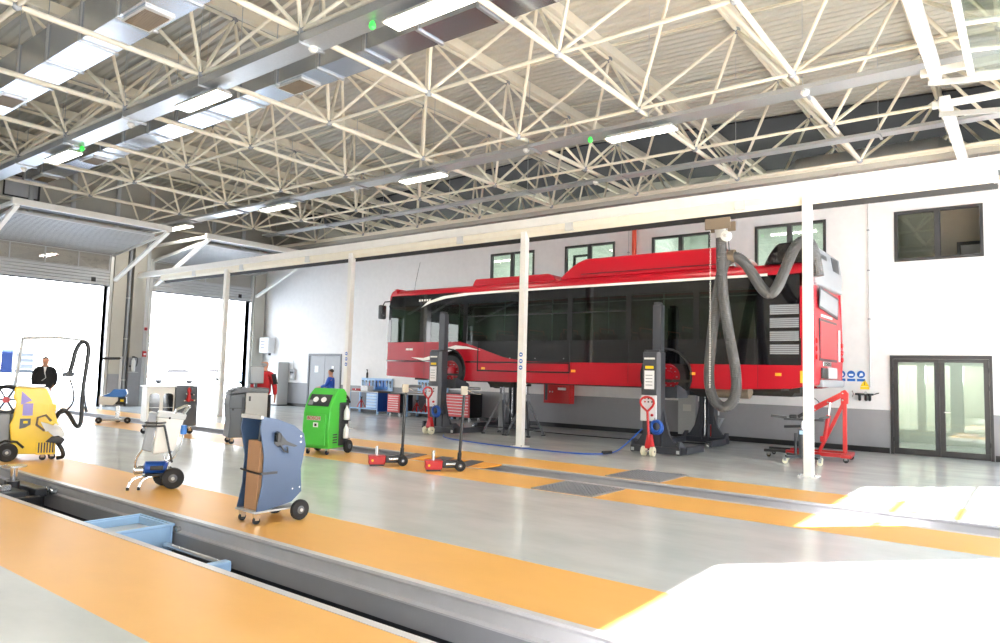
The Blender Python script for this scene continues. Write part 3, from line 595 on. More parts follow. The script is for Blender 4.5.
# roof shell with rounded shoulders
O('roof', B().prism([(0, 2.6), (0, 2.66), (.03, 2.76), (.12, 2.84), (.3, 2.88), (Wb/2, 2.9), (Wb-.3, 2.88), (Wb-.12, 2.84), (Wb-.03, 2.76), (Wb, 2.66), (Wb, 2.6), (Wb-.05, 2.6), (Wb-.2, 2.8), (.2, 2.8), (.05, 2.6)], 'x', .15, Lb-.08), 'busred', bus, smooth=True)
O('roof_front_cap', B().prism([(.15, 2.3), (.0, 2.45), (.02, 2.7), (.1, 2.82), (.25, 2.885), (.15, 2.9), (.3, 2.9), (.3, 2.3)], 'y', .02, Wb-.02), 'busred', bus, bevel=.03)
def pod(x0, x1, z1, y0, nose, tail, m, nm):
    n = 8; pts = []
    for i in range(n+1): t = i/n; pts.append((x0+nose*t, 2.84+(z1-2.84)*math.sin(t*PI/2)))
    for i in range(n+1): t = i/n; pts.append((x1-tail*(1-t), 2.84+(z1-2.84)*math.cos(t*PI/2)))
    o = O(nm, B().prism(pts, 'y', y0, Wb-y0), m, bus, bevel=.08, smooth=False); o.modifiers['Bevel'].segments = 4
    return o
pod(3.05, 5.85, 3.05, .22, .15, .3, 'busred', 'roof_pod'); pod(5.9, 10.4, 3.34, .18, .9, .3, 'busred', 'gas_tank_cover')
O('cover_seam', B().box(6.6, 10.4, .16, .19, 2.95, 2.965), 'black', bus)
pod(11.05, Lb-.02, 3.28, .06, .35, .12, 'busblack', 'engine_roof_pod')
for x in (11.2, 10.3): O('pod_hinge', B().box(x, x+.12, .1, .2, 2.88, 2.93), 'steel', bus)
# front
O('front_panel', B().prism([(-.04, .32), (-.06, .8), (-.03, 1.28), (.08, 1.28), (.08, .32)], 'y', .03, Wb-.03), 'busred', bus, bevel=.03)
O('windscreen', B().prism([(-.02, 1.28), (.04, 2.4), (.06, 2.4), (0, 1.28)], 'y', .06, Wb-.06), 'busglass', bus)
O('front_pillar', B().bar((0, .04, 1.28), (.06, .04, 2.5), .07), 'busblack', bus); O('front_pillar', B().bar((0, Wb-.04, 1.28), (.06, Wb-.04, 2.5), .07), 'busblack', bus)
O('destination_display', B().box(.03, .08, .3, Wb-.3, 2.42, 2.72), 'busblack', bus); O('front_bumper', B().box(-.09, .05, .05, Wb-.05, .3, .52), 'busred', bus, bevel=.04)
for y in (.2, Wb-.5): O('headlamp', B().box(-.1, -.03, y, y+.3, .58, .76), 'chrome', bus, bevel=.03)
for y, s in ((-.02, -1), (Wb+.02, 1)):
    m_ = O('mirror_arm', B().tube([(.1, y-s*.1, 2.55), (-.12, y+s*.05, 2.52), (-.17, y+s*.08, 2.4)], .02, 8), 'black', bus, smooth=True)
    O('mirror', B().box(-.24, -.11, y-s*.02, y+s*.2, 2.0, 2.42), 'black', m_, bevel=.03)
    O('mirror_glass', B().box(-.108, -.102, y, y+s*.17, 2.03, 2.39), 'chrome', m_)
O('radio_aerial', B().tube([(.55, .5, 2.88), (.6, .5, 3.2), (.75, .5, 3.75)], .006, 5), 'black', bus)
O('wiper', B().tube([(-.05, .5, 1.3), (-.04, 1.1, 1.7)], .012, 6), 'black', bus); O('wiper', B().tube([(-.05, 1.6, 1.3), (-.04, 2.1, 1.7)], .012, 6), 'black', bus)
# rear
O('rear_frame', B().prism([(Lb-.1, .36), (Lb-.02, .4), (Lb, 1.0), (Lb-.02, 1.9), (Lb-.08, 2.62), (Lb-.16, 2.62), (Lb-.14, .36)], 'y', .02, Wb-.02), 'busred', bus, bevel=.02)
O('corner_post', B().tube([(Lb-.07, .05, .4), (Lb-.05, .05, 1.2), (Lb-.09, .05, 2.7)], .06, 10), 'busred', bus, smooth=True)
O('corner_post', B().tube([(Lb-.07, Wb-.05, .4), (Lb-.05, Wb-.05, 1.2), (Lb-.09, Wb-.05, 2.7)], .06, 10), 'busred', bus, smooth=True)
u = O('rear_top_unit', B().prism([(Lb-.1, 2.4), (Lb+.02, 2.42), (Lb+.02, 2.8), (Lb-.04, 3.2), (Lb-.12, 3.24)], 'y', .16, Wb-.1), 'mgrey', bus, bevel=.03)
O('unit_grille', B().prism([(Lb+.006, 2.72), (Lb+.018, 2.72), (Lb-.02, 3.1), (Lb-.035, 3.1)], 'y', .4, 1.15), 'dark', u)
O('unit_grille', B().prism([(Lb+.006, 2.85), (Lb+.018, 2.85), (Lb-.02, 3.15), (Lb-.035, 3.15)], 'y', 1.6, 2.2), 'dark', u)
O('rear_window', B().prism([(.35, 1.95), (2.05, 1.82), (2.15, 2.3), (.42, 2.38)], 'x', Lb-.0, Lb+.008), 'dark', bus); O('rear_window_glass', B().prism([(.42, 2.0), (1.98, 1.88), (2.07, 2.25), (.5, 2.33)], 'x', Lb+.009, Lb+.014), 'mgrey', bus)
O('hatch_border', B().box(Lb-.01, Lb+.006, .4, 1.95, .88, 1.74), 'dark', bus); O('engine_hatch', B().box(Lb, Lb+.014, .46, 1.89, .93, 1.69), 'busred', bus, bevel=.01)
O('hatch_lettering', B().box(Lb+.008, Lb+.012, .5, 1.5, 1.78, 1.83), 'white', bus)
O('rear_stripe', B().box(Lb, Lb+.01, 2.1, 2.25, .9, 1.6), 'white', bus)
O('rear_bumper', B().box(Lb-.1, Lb+.04, .5, Wb-.05, .34, .5), 'mgrey', bus, bevel=.03); O('exhaust_box', B().box(Lb-.05, Lb+.03, .55, 1.05, .52, .74), 'black', bus, bevel=.02)
O('licence_plate_light', B().box(Lb, Lb+.03, .6, 1.3, .77, .87), 'chrome', bus, bevel=.01); O('lower_panel', B().box(Lb-.03, Lb+.02, 1.1, 1.9, .52, .76), 'lgrey', bus, bevel=.02)
for y in (.06, Wb-.2):
    for k in range(3): O('tail_lamp', B().lathe([(.05, -.02), (.06, .02), (.03, .035)], (Lb-.0, y+.08, .95+.16*k), 'x', 14), 'red', bus, smooth=True)
# floor, underbody, seats
O('floor_pan', B().box(.1, Lb-.1, .06, Wb-.06, .36, .42), 'chassis', bus)
ub = B(); ub.box(.5, 11.6, .7, .8, .2, .36); ub.box(.5, 11.6, Wb-.8, Wb-.7, .2, .36)
for x in (1.2, 3.4, 5, 6.6, 7.9, 10.2, 11.3): ub.box(x, x+.08, .1, Wb-.1, .24, .35)
O('chassis_frame', ub, 'chassis', bus)
O('front_axle', B().cyl((WH[0], .35, .46), (WH[0], Wb-.35, .46), .07, n=12), 'chassis', bus); O('rear_axle', B().lathe([(.1, .35), (.1, 1.0), (.25, 1.15), (.25, 1.45), (.1, 1.6), (.1, 2.2)], (WH[1], 0, .46), 'y', 16), 'chassis', bus, smooth=True)
O('air_tank', B().lathe([(.05, -.5), (.15, -.45), (.15, .45), (.05, .5)], (10.2, .45, .2), 'x', 16), 'brown', bus, smooth=True)
O('air_tank', B().lathe([(.05, -.4), (.13, -.35), (.13, .35), (.05, .4)], (4.0, .5, .22), 'x', 16), 'chassis', bus, smooth=True)
O('gearbox_sump', B().taper((10.4, 11.4, .8, 1.8, .12), (10.2, 11.6, .7, 1.9, .36)), 'chassis', bus)
for k in range(8):
    for y in (.12, 1.5):
        x = 2.0+k*1.05+(.1 if y > 1 else 0)
        if k == 2 and y > 1: continue
        s_ = O('passenger_seat', B().prism([(x, .85), (x+.42, .82), (x+.42, .9), (x+.06, .93), (x-.06, 1.5), (x-.13, 1.5)], 'y', y, y+.88), 'seat', bus, bevel=.02)
        O('seat_plinth', B().box(x+.05, x+.3, y+.2, y+.7, .42, .84), 'dgrey', s_)
        O('grab_handle', B().tube([(x-.1, y+.1, 1.48), (x-.12, y+.1, 1.6), (x-.12, y+.78, 1.6), (x-.1, y+.78, 1.48)], .014, 6), 'orangered', s_)
for x in (1.9, 3.6, 5.2, 6.9, 8.4): O('grab_pole', B().cyl((x, 1.05, .42), (x, 1.05, 2.75), .017, n=8), 'lgrey', bus, smooth=True)
for y in (.7, 1.85): O('grab_rail', B().cyl((1.8, y, 2.45), (11, y, 2.45), .016, n=8), 'lgrey', bus, smooth=True)
O('driver_seat', B().prism([(.95, 1.0), (1.35, .98), (1.35, 1.1), (1.45, 1.75), (1.33, 1.78), (1.25, 1.15), (.95, 1.12)], 'y', .4, .9), 'chassis', bus, bevel=.03)
O('steering_wheel', B().torus((.62, .65, 1.42), .22, .018, 'x'), 'black', bus, smooth=True); O('dashboard', B().box(.1, .5, .2, 1.6, .9, 1.3), 'chassis', bus, bevel=.05)
O('driver_partition', B().box(1.5, 1.54, .1, 1.1, .42, 2.5), 'busblack', bus)

# ------------------------------------------------------------ column lifts: local +y points under the wheel
def column_lift(lab, x, y, rz, first):
    t = T('column_lift', lab, 'vehicle lift', (x, y, 0), rz, 'mobile column lifts carrying the bus')
    O('mast', B().prism([(-.1, -.08), (.1, -.08), (.1, .08), (.07, .08), (.07, -.05), (-.07, -.05), (-.07, .08), (-.1, .08)], 'z', .1, 3.24), 'lift', t)
    O('lift_screw', B().cyl((0, .02, .2), (0, .02, 3.15), .025, n=10), 'steel', t, smooth=True)
    O('column_housing', B().prism([(-.22, -.3), (.1, -.3), (.17, -.22), (.17, .0), (-.22, .0)], 'z', .5, 2.2), 'lift', t, bevel=.01)
    O('housing_cap', B().box(-.2, .15, -.28, -.02, 2.2, 2.25), 'dark', t, bevel=.01)
    O('mast_cap', B().box(-.07, .07, -.1, .06, 3.24, 3.3), 'dark', t, bevel=.01)
    O('name_strip', B().box(-.19, .06, -.306, -.301, 2.04, 2.08), 'white', t)
    O('warning_sticker', B().box(-.16, .03, -.306, -.301, 1.84, 1.9), 'signy', t)
    p_ = O('data_plate', B().box(-.18, .05, -.308, -.301, 1.4, 1.8), 'paper', t); 
    for k in range(4): O('data_line', B().box(-.15, .01, -.311, -.309, 1.48+.07*k, 1.495+.07*k), 'mgrey', p_)
    c = O('control_panel', B().box(-.24, .12, -.36, -.302, .72, 1.27), 'lgbox', t, bevel=.01)
    for k in range(3):
        for q in range(2): O('push_button', B().cyl((-.13+.08*k, -.36, 1.13+.07*q), (-.13+.08*k, -.375, 1.13+.07*q), .018, n=10), 'red' if k == 0 else 'dark', c)
    O('emergency_stop', B().cyl((.04, -.36, .85), (.04, -.39, .85), .03, n=12), 'red', c)
    for s in (-1, 1):
        O('leg', B().prism([(-.14, .02), (1.1, .02), (1.1, .14), (.2, .17), (.0, .3), (-.14, .3)], 'x', s*.5, s*.56), 'lift', t, bevel=.008)
        O('leg_shoe', B().box(s*.46, s*.6, .2, 1.15, .02, .16), 'lift', t, bevel=.01); O('leg_end_plate', B().box(s*.49, s*.56, -.147, -.141, .05, .12), 'lgrey', t)
        O('gusset', B().prism([(s*.15, .04), (s*.58, .03), (s*.58, .17), (s*.42, .26), (s*.3, .45), (s*.22, .75), (s*.15, 1.05)], 'y', -.1, -.02), 'lift', t)
        O('leg_roller', B().lathe([(.05, -.03), (.06, 0), (.05, .03)], (s*.53, 1.2, .06), 'x', 12), 'steel', t)
        O('carriage_fork', B().prism([(.05, 1.22), (.62, 1.22), (.66, 1.3), (.62, 1.36), (.12, 1.5), (.05, 1.5)], 'x', s*.36, s*.42), 'lift', t)
    O('carriage', B().box(-.42, .42, .1, .16, 1.22, 1.46), 'lift', t, bevel=.01)
    O('base_beam', B().box(-.58, .58, -.14, .02, .03, .17), 'lift', t, bevel=.01)
    # tow handle with two rollers
    h = O('tow_handle', B().tube([(.04, -.5, .2), (.02, -.56, .95)], .028, 8), 'red', t, smooth=True)
    O('handle_loop', B().tube([(.02, -.56, .93), (-.14, -.58, 1.08), (-.12, -.58, 1.2), (.02, -.58, 1.25), (.16, -.58, 1.2), (.18, -.58, 1.08), (.02, -.56, .93)], .024, 8, smooth=1), 'red', h, smooth=True)
    O('handle_pump', B().taper((-.06, .14, -.55, -.4, .16), (-.01, .09, -.52, -.43, .45)), 'red', t, bevel=.02)
    for x_ in (-.07, .13): O('steer_roller', B().lathe([(.06, -.04), (.1, -.035), (.1, .035), (.06, .04)], (x_, -.52, .1), 'x', 20), 'nylon', t, smooth=True)
    O('steer_axle', B().cyl((-.12, -.52, .1), (.18, -.52, .1), .02, n=8), 'steel', t)
    O('hose_coil', B().torus((.15, -.4, .62), .11, .03, 'y'), 'hoseblue', t, smooth=True); O('hose_coil', B().torus((.14, -.36, .6), .14, .025, 'y'), 'hoseblue', t, smooth=True)
    O('coil_hook', B().tube([(.14, -.02, .75), (.14, -.44, .75), (.14, -.46, .8)], .012, 6), 'steel', t)
    return t
column_lift('charcoal column lift at the rear wheel of the bus, near side, red handle in front', -6.57, 14.33, 0, 1)
column_lift('charcoal column lift at the front wheel of the bus, near side, left of the other', -12.9, 14.33, 0, 0)
column_lift('charcoal column lift behind the bus rear, beside the hanging hose loop', -6.78, 17.65, 180, 0)
column_lift('charcoal column lift on the far side of the bus front, behind the support stands', -12.93, 17.65, 180, 0)
t = T('lift_cable', 'dark blue cable on the floor joining the two near column lifts', 'cable', (-9.6, 13, 0), world=True)
O('cable_run', B().tube([(-12.4, 13.9, .02), (-11.8, 13.2, .015), (-10.35, 12.9, .015), (-9.6, 12.85, .015), (-8.6, 12.82, .015), (-7.7, 12.85, .015), (-7.3, 13.2, .015), (-7.25, 13.7, .02), (-7.1, 13.9, .2), (-6.75, 13.95, .55)], .015, 6, smooth=2), 'hoseblue', t, smooth=True)
O('cable_plug', B().cyl((-7.32, 13.25, .04), (-7.25, 13.5, .04), .035, n=10), 'black', t, smooth=True)
t = T('lift_cable', 'dark cable on the floor under the bus, near the wall side lifts', 'cable', (-9.6, 16.6, 0), world=True)
O('cable_run', B().tube([(-12.6, 17.2, .02), (-11.6, 16.9, .015), (-10.1, 16.8, .015), (-8.3, 16.9, .015), (-6.7, 17.4, .02)], .014, 6, smooth=2), 'black', t, smooth=True)
# axle support stands under the chassis
def stand(lab, x, y):
    t = T('support_stand', lab, 'support stand', (x, y, 0), 0, 'tall support stands under the bus')
    O('stand_column', B().box(-.07, .07, -.07, .07, .1, 1.1), 'mgrey', t, bevel=.01); O('inner_post', B().box(-.05, .05, -.05, .05, 1.1, 1.33), 'chrome', t, bevel=.005)
    O('saddle', B().prism([(-.12, 1.33), (.12, 1.33), (.12, 1.39), (.08, 1.39), (.05, 1.36), (-.05, 1.36), (-.08, 1.39), (-.12, 1.39)], 'y', -.06, .06), 'dark', t)
    for k in range(4):
        a = PI/4+k*PI/2; O('leg', B().bar((.05*math.cos(a), .05*math.sin(a), .95), (.5*math.cos(a), .5*math.sin(a), .05), .05), 'lift', t)
        O('foot', B().cyl((.5*math.cos(a), .5*math.sin(a), 0), (.5*math.cos(a), .5*math.sin(a), .04), .06, n=12), 'dark', t)
    for k in range(4):
        a = PI/4+k*PI/2; c = a+PI/2; O('brace', B().bar((.42*math.cos(a), .42*math.sin(a), .2), (.42*math.cos(c), .42*math.sin(c), .2), .035), 'lift', t)
stand('grey support stand under the bus, left one of the pair behind the front wheel', -11.75, 15.55)
stand('grey support stand under the bus, right one of the pair behind the front wheel', -10.95, 15.55)
# hose, trolley and balancer on the rail
t = T('hose_trolley', 'silver trolley hanging under the extraction rail', 'trolley', (-4.95, 13.4, 4.7), world=True)
O('trolley_plate', B().box(-5.1, -4.6, 13.2, 13.24, 4.56, 4.78), 'brown', t, bevel=.01); O('trolley_plate', B().box(-5.1, -4.6, 13.5, 13.54, 4.56, 4.75), 'brown', t, bevel=.01)
O('hose_spigot', B().cyl((-4.86, 13.44, 4.42), (-4.86, 13.44, 4.76), .12, n=16), 'alu', t, smooth=True)
for x in (-5.12, -4.76):
    O('trolley_wheel', B().lathe([(.05, -.12), (.05, .12)], (x, 13.43, 4.86), 'y', 12), 'steel', t)
t = T('spring_balancer', 'round white spring balancer hanging beside the thick hose', 'balancer', (-4.78, 13.42, 4.5), world=True)
O('balancer_drum', B().lathe([(.08, -.05), (.1, -.04), (.1, .04), (.08, .05)], (-4.7, 13.28, 4.42), 'y', 20), 'white', t, smooth=True); O('balancer_hub', B().lathe([(.035, -.07), (.035, -.05)], (-4.7, 13.28, 4.42), 'y', 10), 'steel', t)
O('balancer_cable', B().cyl((-4.68, 13.3, 4.45), (-4.68, 13.4, 4.15), .012, n=6), 'black', t); O('balancer_hook', B().cyl((-4.7, 13.28, 4.5), (-4.7, 13.28, 4.62), .015, n=6), 'steel', t)
hp = [(-4.86, 13.44, 4.5), (-4.87, 13.5, 3.9), (-4.89, 13.6, 3.4), (-4.79, 13.7, 2.5), (-4.66, 13.75, 1.8), (-4.66, 13.75, 1.35), (-4.8, 13.76, 1.12), (-5.0, 13.77, 1.1), (-5.17, 13.78, 1.3), (-5.24, 13.78, 1.7), (-5.16, 13.78, 2.6), (-5.02, 13.72, 3.4), (-4.92, 13.68, 3.85), (-4.83, 13.66, 4.02), (-4.69, 13.66, 4.09), (-4.52, 13.68, 4.0), (-4.35, 13.7, 3.75), (-4.17, 13.72, 3.42), (-4.02, 13.73, 3.28), (-3.88, 13.73, 3.4), (-3.7, 13.74, 3.85), (-3.58, 13.75, 4.15), (-3.46, 13.75, 4.28), (-3.33, 13.75, 4.29), (-3.22, 13.75, 4.1), (-3.15, 13.75, 3.6)]
hp = [Vector(q) for q in hp]
for _ in range(3):
    o_ = [hp[0]]
    for a, c in zip(hp, hp[1:]): o_ += [a*.75+c*.25, a*.25+c*.75]
    o_.append(hp[-1]); hp = o_
dd = [0]
for a, c in zip(hp, hp[1:]): dd.append(dd[-1]+(c-a).length)
n = int(dd[-1]/.018); pts = []; k = 0
for i in range(n):
    s = dd[-1]*i/(n-1)
    while k < len(dd)-2 and dd[k+1] < s: k += 1
    pts.append(hp[k].lerp(hp[k+1], (s-dd[k])/max(1e-9, dd[k+1]-dd[k])))
t = T('exhaust_hose', 'thick grey ribbed exhaust hose looping down in front of the bus', 'hose', (-4.9, 13.6, 1.0), world=True)
O('hose_tube', B().tube(pts, [.098 if i % 2 else .106 for i in range(len(pts))], 14), 'hose', t)
O('hose_saddle', B().lathe([(.125, -.06), (.125, .06)], (-4.72, 13.66, 4.09), 'x', 16), 'brown', t)
t = T('pull_chain', 'thin pale pull chain hanging left of the thick hose', 'chain', (-5.25, 13.45, 1.5), world=True)
b = B()
for k in range(70): b.torus((-5.04, 13.35, 4.6-.045*k), .014, .004, 'x' if k % 2 else 'y', 8, 4)
O('chain_links', b, 'white', t, kind='stuff')
# ------------------------------------------------------------ workshop machines
def castor(t, x, y, r=.06, m='rubber', name='castor', fork='chrome'):
    f = O(name, B().taper((x-.012-r*.3, x+.012+r*.3, y-.02, y+.02, r), (x-.03, x+.03, y-.03, y+.03, 2*r+.03)), fork, t)
    O('castor_wheel', B().lathe([(r*.75, -.015), (r, -.012), (r, .012), (r*.75, .015)], (x, y-.0, r), 'y', 16), m, f, smooth=True)
    return f
def wheel(t, x, y, r, w=.06, axis='y', hub='lgrey', nm='wheel'):
    wl = O(nm, B().lathe([(r*.6, -w/2), (r*.92, -w/2), (r, -w*.3), (r, w*.3), (r*.92, w/2), (r*.6, w/2)], (x, y, r), axis, 26), 'rubber', t, smooth=True)
    O('hub', B().lathe([(r*.6, -w*.4), (r*.3, -w*.55), (r*.1, -w*.75), (r*.1, w*.75), (r*.3, w*.55), (r*.6, w*.4)], (x, y, r), axis, 18), 'dgrey', wl, smooth=True)
    O('axle_cap', B().lathe([(r*.16, -w*.85), (r*.16, w*.85)], (x, y, r), axis, 12), hub, wl, smooth=True)
    return wl
# yellow welding / extraction machine
t = T('wheeled_workshop_machine', 'yellow wheeled workshop machine with hose reel and hanging hoses, at the left edge', 'machine', (-13.62, 4.8, 0), 68)
O('body', B().prism([(-.28, .12), (.28, .1), (.33, .3), (.38, .42), (.33, .62), (.24, .98), (.14, 1.2), (-.3, 1.22), (-.32, 1.05), (-.27, .98), (-.3, .7), (-.34, .6)], 'y', -.33, .33), 'yellow', t, bevel=.02)
O('side_box', B().box(-.52, -.33, -.25, .3, .18, .78), 'mgrey', t, bevel=.02)
O('top_tray', B().box(-.3, .1, -.26, .26, 1.225, 1.25), 'alu', t, bevel=.005)
O('grille', B().box(.05, .33, -.352, -.332, .1, .32), 'yellow', t, bevel=.006)
for k in range(6): O('grille_slot', B().box(.08+.04*k, .1+.04*k, -.356, -.353, .13, .3), 'dark', t)
O('label_violet', B().prism([(-.2, 1.15), (-.05, 1.0), (-.2, .93)], 'y', -.336, -.331), 'violet', t); O('label_violet', B().box(-.17, -.03, -.336, -.331, .75, .95), 'violet', t)
O('label_panel', B().prism([(-.2, .7), (-.05, .7), (-.05, .6), (-.12, .55), (-.2, .53)], 'y', -.336, -.331), 'dgrey', t); O('label_mark', B().box(-.15, -.09, -.34, -.336, .62, .66), 'signy', t)
for k in range(3): O('embossed_panel', B().box(.0+.11*k, .08+.11*k, -.34, -.331, .82, .94), 'yellow', t, bevel=.005)
r_ = O('cable_reel', B().torus((-.42, -.12, 1.0), .22, .035, 'y'), 'black', t, smooth=True)
O('reel_ring', B().torus((-.42, .02, 1.0), .22, .03, 'y'), 'black', r_, smooth=True)
for k in range(6): a = k*PI/3; O('reel_spoke', B().bar((-.42, -.12, 1.0), (-.42+.21*math.cos(a), -.12, 1+.21*math.sin(a)), .03), 'black', r_)
O('reel_hub', B().lathe([(.05, -.2), (.05, .08)], (-.42, 0, 1.0), 'y'), 'red', r_)
wheel(t, -.34, -.36, .15, .07); wheel(t, -.34, .34, .15, .07); castor(t, .15, -.28, .05); castor(t, .25, .26, .055); castor(t, .28, -.2, .055)
O('mud_guard', B().tube([(-.5, -.36, .28), (-.38, -.36, .34), (-.22, -.36, .32), (-.12, -.36, .22)], .02, 6), 'black', t)
O('support_post', B().cyl((-.33, .1, 1.22), (-.27, .1, 2.05), .025, n=10), 'lgrey', t, smooth=True)
O('boom_arm', B().tube([(-.27, .1, 2.05), (.2, .1, 2.08), (.62, .05, 2.05)], [.03, .025, .015], 8), 'lgrey', t, smooth=True)
O('extraction_hose', B().tube([(.3, -.2, .7), (.38, -.25, .86), (.48, -.2, .78), (.62, -.1, .5), (.68, -.05, .6), (.66, 0, 1.1), (.7, 0, 1.6), (.72, 0, 1.95), (.62, 0, 2.05), (.52, 0, 1.9), (.48, 0, 1.6), (.44, 0, 1.42)], .035, 10, smooth=2), 'black', t, smooth=True)
O('second_hose', B().tube([(.46, 0, 1.35), (.52, 0, 1.2), (.55, 0, .95), (.42, -.1, .78), (.3, -.2, .76)], .016, 8, smooth=2), 'black', t, smooth=True)
O('third_hose', B().tube([(.68, .03, 1.5), (.69, .03, 1.1), (.73, .03, .85)], .014, 8, smooth=1), 'black', t, smooth=True); O('hose_plug', B().cyl((.72, .03, .88), (.75, .03, .78), .025, n=8), 'dark', t)
O('nozzle', B().prism([(.34, 1.4), (.5, 1.4), (.54, 1.46), (.44, 1.5), (.36, 1.46), (.36, 1.58), (.33, 1.58)], 'y', -.03, .03), 'dark', t, bevel=.008)
O('tool_holder', B().prism([(.14, .58), (.22, .48), (.36, .34), (.46, .42), (.4, .55), (.3, .62), (.26, .56), (.18, .5)], 'y', -.45, -.36), 'paper', t, bevel=.02)
O('tool_clamp', B().tube([(.16, -.42, .5), (.04, -.42, .6), (.05, -.42, .72), (.16, -.42, .76), (.24, -.42, .66)], .018, 8), 'brown', t, smooth=True)
O('tool_head', B().prism([(.18, .32), (.42, .28), (.46, .36), (.36, .42), (.26, .4)], 'y', -.48, -.38), 'black', t, bevel=.01)
O('tail_hose', B().tube([(.34, -.4, .32), (.42, -.42, .2), (.46, -.4, .06), (.36, -.36, .04)], .035, 10, smooth=2), 'black', t, smooth=True)
O('side_frame', B().tube([(-.6, -.1, .12), (-.6, -.1, .45), (-.52, -.1, .45)], .015, 6), 'black', t)
# steel spray cart
t = T('spray_cart', 'small chrome hand cart with white tank box and two black wheels, on the orange strip', 'cart', (-9.45, 4.82, 0), 64)
for x in (-.33, -.2): O('front_foot', B().tube([(x, -.14, .03), (x+.03, -.1, .12), (x+.12, -.05, .16), (x+.35, .02, .17)], .016, 8, smooth=1), 'chrome', t, smooth=True); O('foot_cap', B().cyl((x, -.14, 0), (x, -.14, .04), .02, n=8), 'black', t)
wheel(t, .2, -.16, .14, .07); wheel(t, .1, .16, .14, .07); O('axle', B().cyl((.2, -.16, .14), (.1, .16, .14), .014, n=8), 'chrome', t)
for y in (-.12, .12): O('frame_tube', B().tube([(.12, y, .17), (.17, y, .5), (.24, y, .85), (.3, y, 1.0), (.34, y, 1.06), (.33, y*.7, 1.1)], .016, 8), 'chrome', t, smooth=True)
O('push_handle', B().tube([(.16, -.12, .9), (.2, -.12, 1.05), (.3, -.12, 1.1), (.36, -.08, 1.08), (.36, .1, 1.08), (.3, .12, 1.0)], .018, 8), 'chrome', t, smooth=True)
O('pump_motor', B().lathe([(.04, -.16), (.085, -.14), (.085, .1), (.06, .13)], (-.0, 0, .27), 'x'), 'dblue', t, smooth=True); O('motor_base', B().box(-.14, .12, -.09, .09, .16, .2), 'black', t, bevel=.01)
O('motor_fins', B().box(-.08, .08, -.092, .092, .24, .3), 'black', t, bevel=.01)
O('pump_head', B().lathe([(.03, -.08), (.06, -.06), (.06, .04), (.03, .06)], (-.2, 0, .24), 'x'), 'steel', t, smooth=True)
O('tank_box', B().prism([(-.06, .46), (.2, .5), (.3, .93), (-.02, .97)], 'y', -.14, .14), 'white', t, bevel=.015); O('tank_lid', B().prism([(-.04, .95), (.31, .91), (.33, .98), (-.02, 1.03)], 'y', -.16, .16), 'lgrey', t, bevel=.01)
O('grey_side', B().prism([(-.2, .52), (-.07, .48), (-.03, 1.0), (-.13, 1.02), (-.17, .7)], 'y', -.13, .13), 'mgrey', t, bevel=.02)
O('lid_knob', B().cyl((.12, -.16, .94), (.12, -.19, .94), .015, n=8), 'black', t)
O('coiled_hose', B().torus((-.05, -.16, .88), .12, .012, 'z'), 'dark', t, smooth=True); O('coiled_hose', B().torus((-.07, -.15, .84), .13, .012, 'z'), 'dark', t, smooth=True)
O('spray_hose', B().tube([(.06, -.17, .84), (.1, -.18, .68), (.14, -.17, .5), (.18, -.15, .35)], .014, 8, smooth=1), 'dark', t, smooth=True)
O('suction_tube', B().tube([(-.18, -.05, .52), (-.26, -.05, .4), (-.26, -.03, .25), (-.2, 0, .2)], .014, 8, smooth=2), 'chrome', t, smooth=True)
O('pressure_filter', B().cyl((.3, -.12, .72), (.3, -.12, .84), .04, n=12), 'blue', t, smooth=True); O('gun_hose', B().tube([(.3, -.12, .72), (.28, -.12, .55), (.2, -.12, .4), (.1, -.12, .36), (.08, -.12, .45)], .014, 8, smooth=1), 'steel', t, smooth=True)
# curved kiosk cart
t = T('kiosk_trolley', 'blue grey curved trolley holding a tall cardboard box, with a black strap', 'trolley', (-6.7, 4.53, 0), 87)
side = [(-.02, .14), (.3, .2), (.42, .3), (.4, .55), (.45, .8), (.42, .93), (.3, 1.02), (.08, 1.1), (-.1, 1.13), (-.12, 1.0), (-.06, .7), (-.07, .4), (-.12, .14)]
O('side_shell', B().prism([(x-.0, z) for x, z in side], 'y', -.2, -.185), 'kiosk', t, bevel=.004); O('side_shell', B().prism(side, 'y', .185, .2), 'kiosk', t, bevel=.004)
O('rear_shell', B().prism([(.3, .2), (.42, .3), (.4, .55), (.45, .8), (.42, .93), (.3, 1.02), (.08, 1.1), (-.1, 1.13), (-.1, 1.115), (.07, 1.085), (.28, 1.005), (.4, .92), (.435, .8), (.385, .55), (.405, .31), (.3, .22)], 'y', -.185, .185), 'kiosk', t)
O('inner_back', B().box(.1, .12, -.18, .18, .16, 1.05), 'dark', t); O('base_plate', B().box(-.14, .4, -.19, .19, .12, .14), 'lgrey', t, bevel=.004)
O('top_edge', B().box(-.12, -.08, -.2, .2, 1.1, 1.14), 'lgrey', t, bevel=.006)
O('hand_slot', B().prism([(.05, .93), (.12, .95), (.2, .86), (.34, .8), (.3, .79), (.18, .82), (.1, .8), (.05, .84)], 'y', -.207, -.2), 'black', t)
O('cable_hook', B().tube([(.08, -.2, .94), (.07, -.25, .94), (.07, -.25, .86)], .03, 8), 'black', t, smooth=True); O('cable_loop', B().tube([(.12, -.22, .82), (.15, -.24, .76), (.2, -.24, .74), (.2, -.22, .8)], .01, 6), 'black', t)
for x, z in ((.38, .84), (.38, .9), (.3, .34), (.39, .35)): O('screw_head', B().lathe([(.009, -.004), (.009, 0)], (x, -.2, z), 'y', 8), 'chrome', t)
wheel(t, .38, -.24, .11, .05); wheel(t, .38, .24, .11, .05); O('wheel_axle', B().cyl((.38, -.24, .11), (.38, .24, .11), .012, n=8), 'steel', t)
castor(t, -.08, -.14, .04, 'black'); castor(t, -.08, .14, .04, 'black')
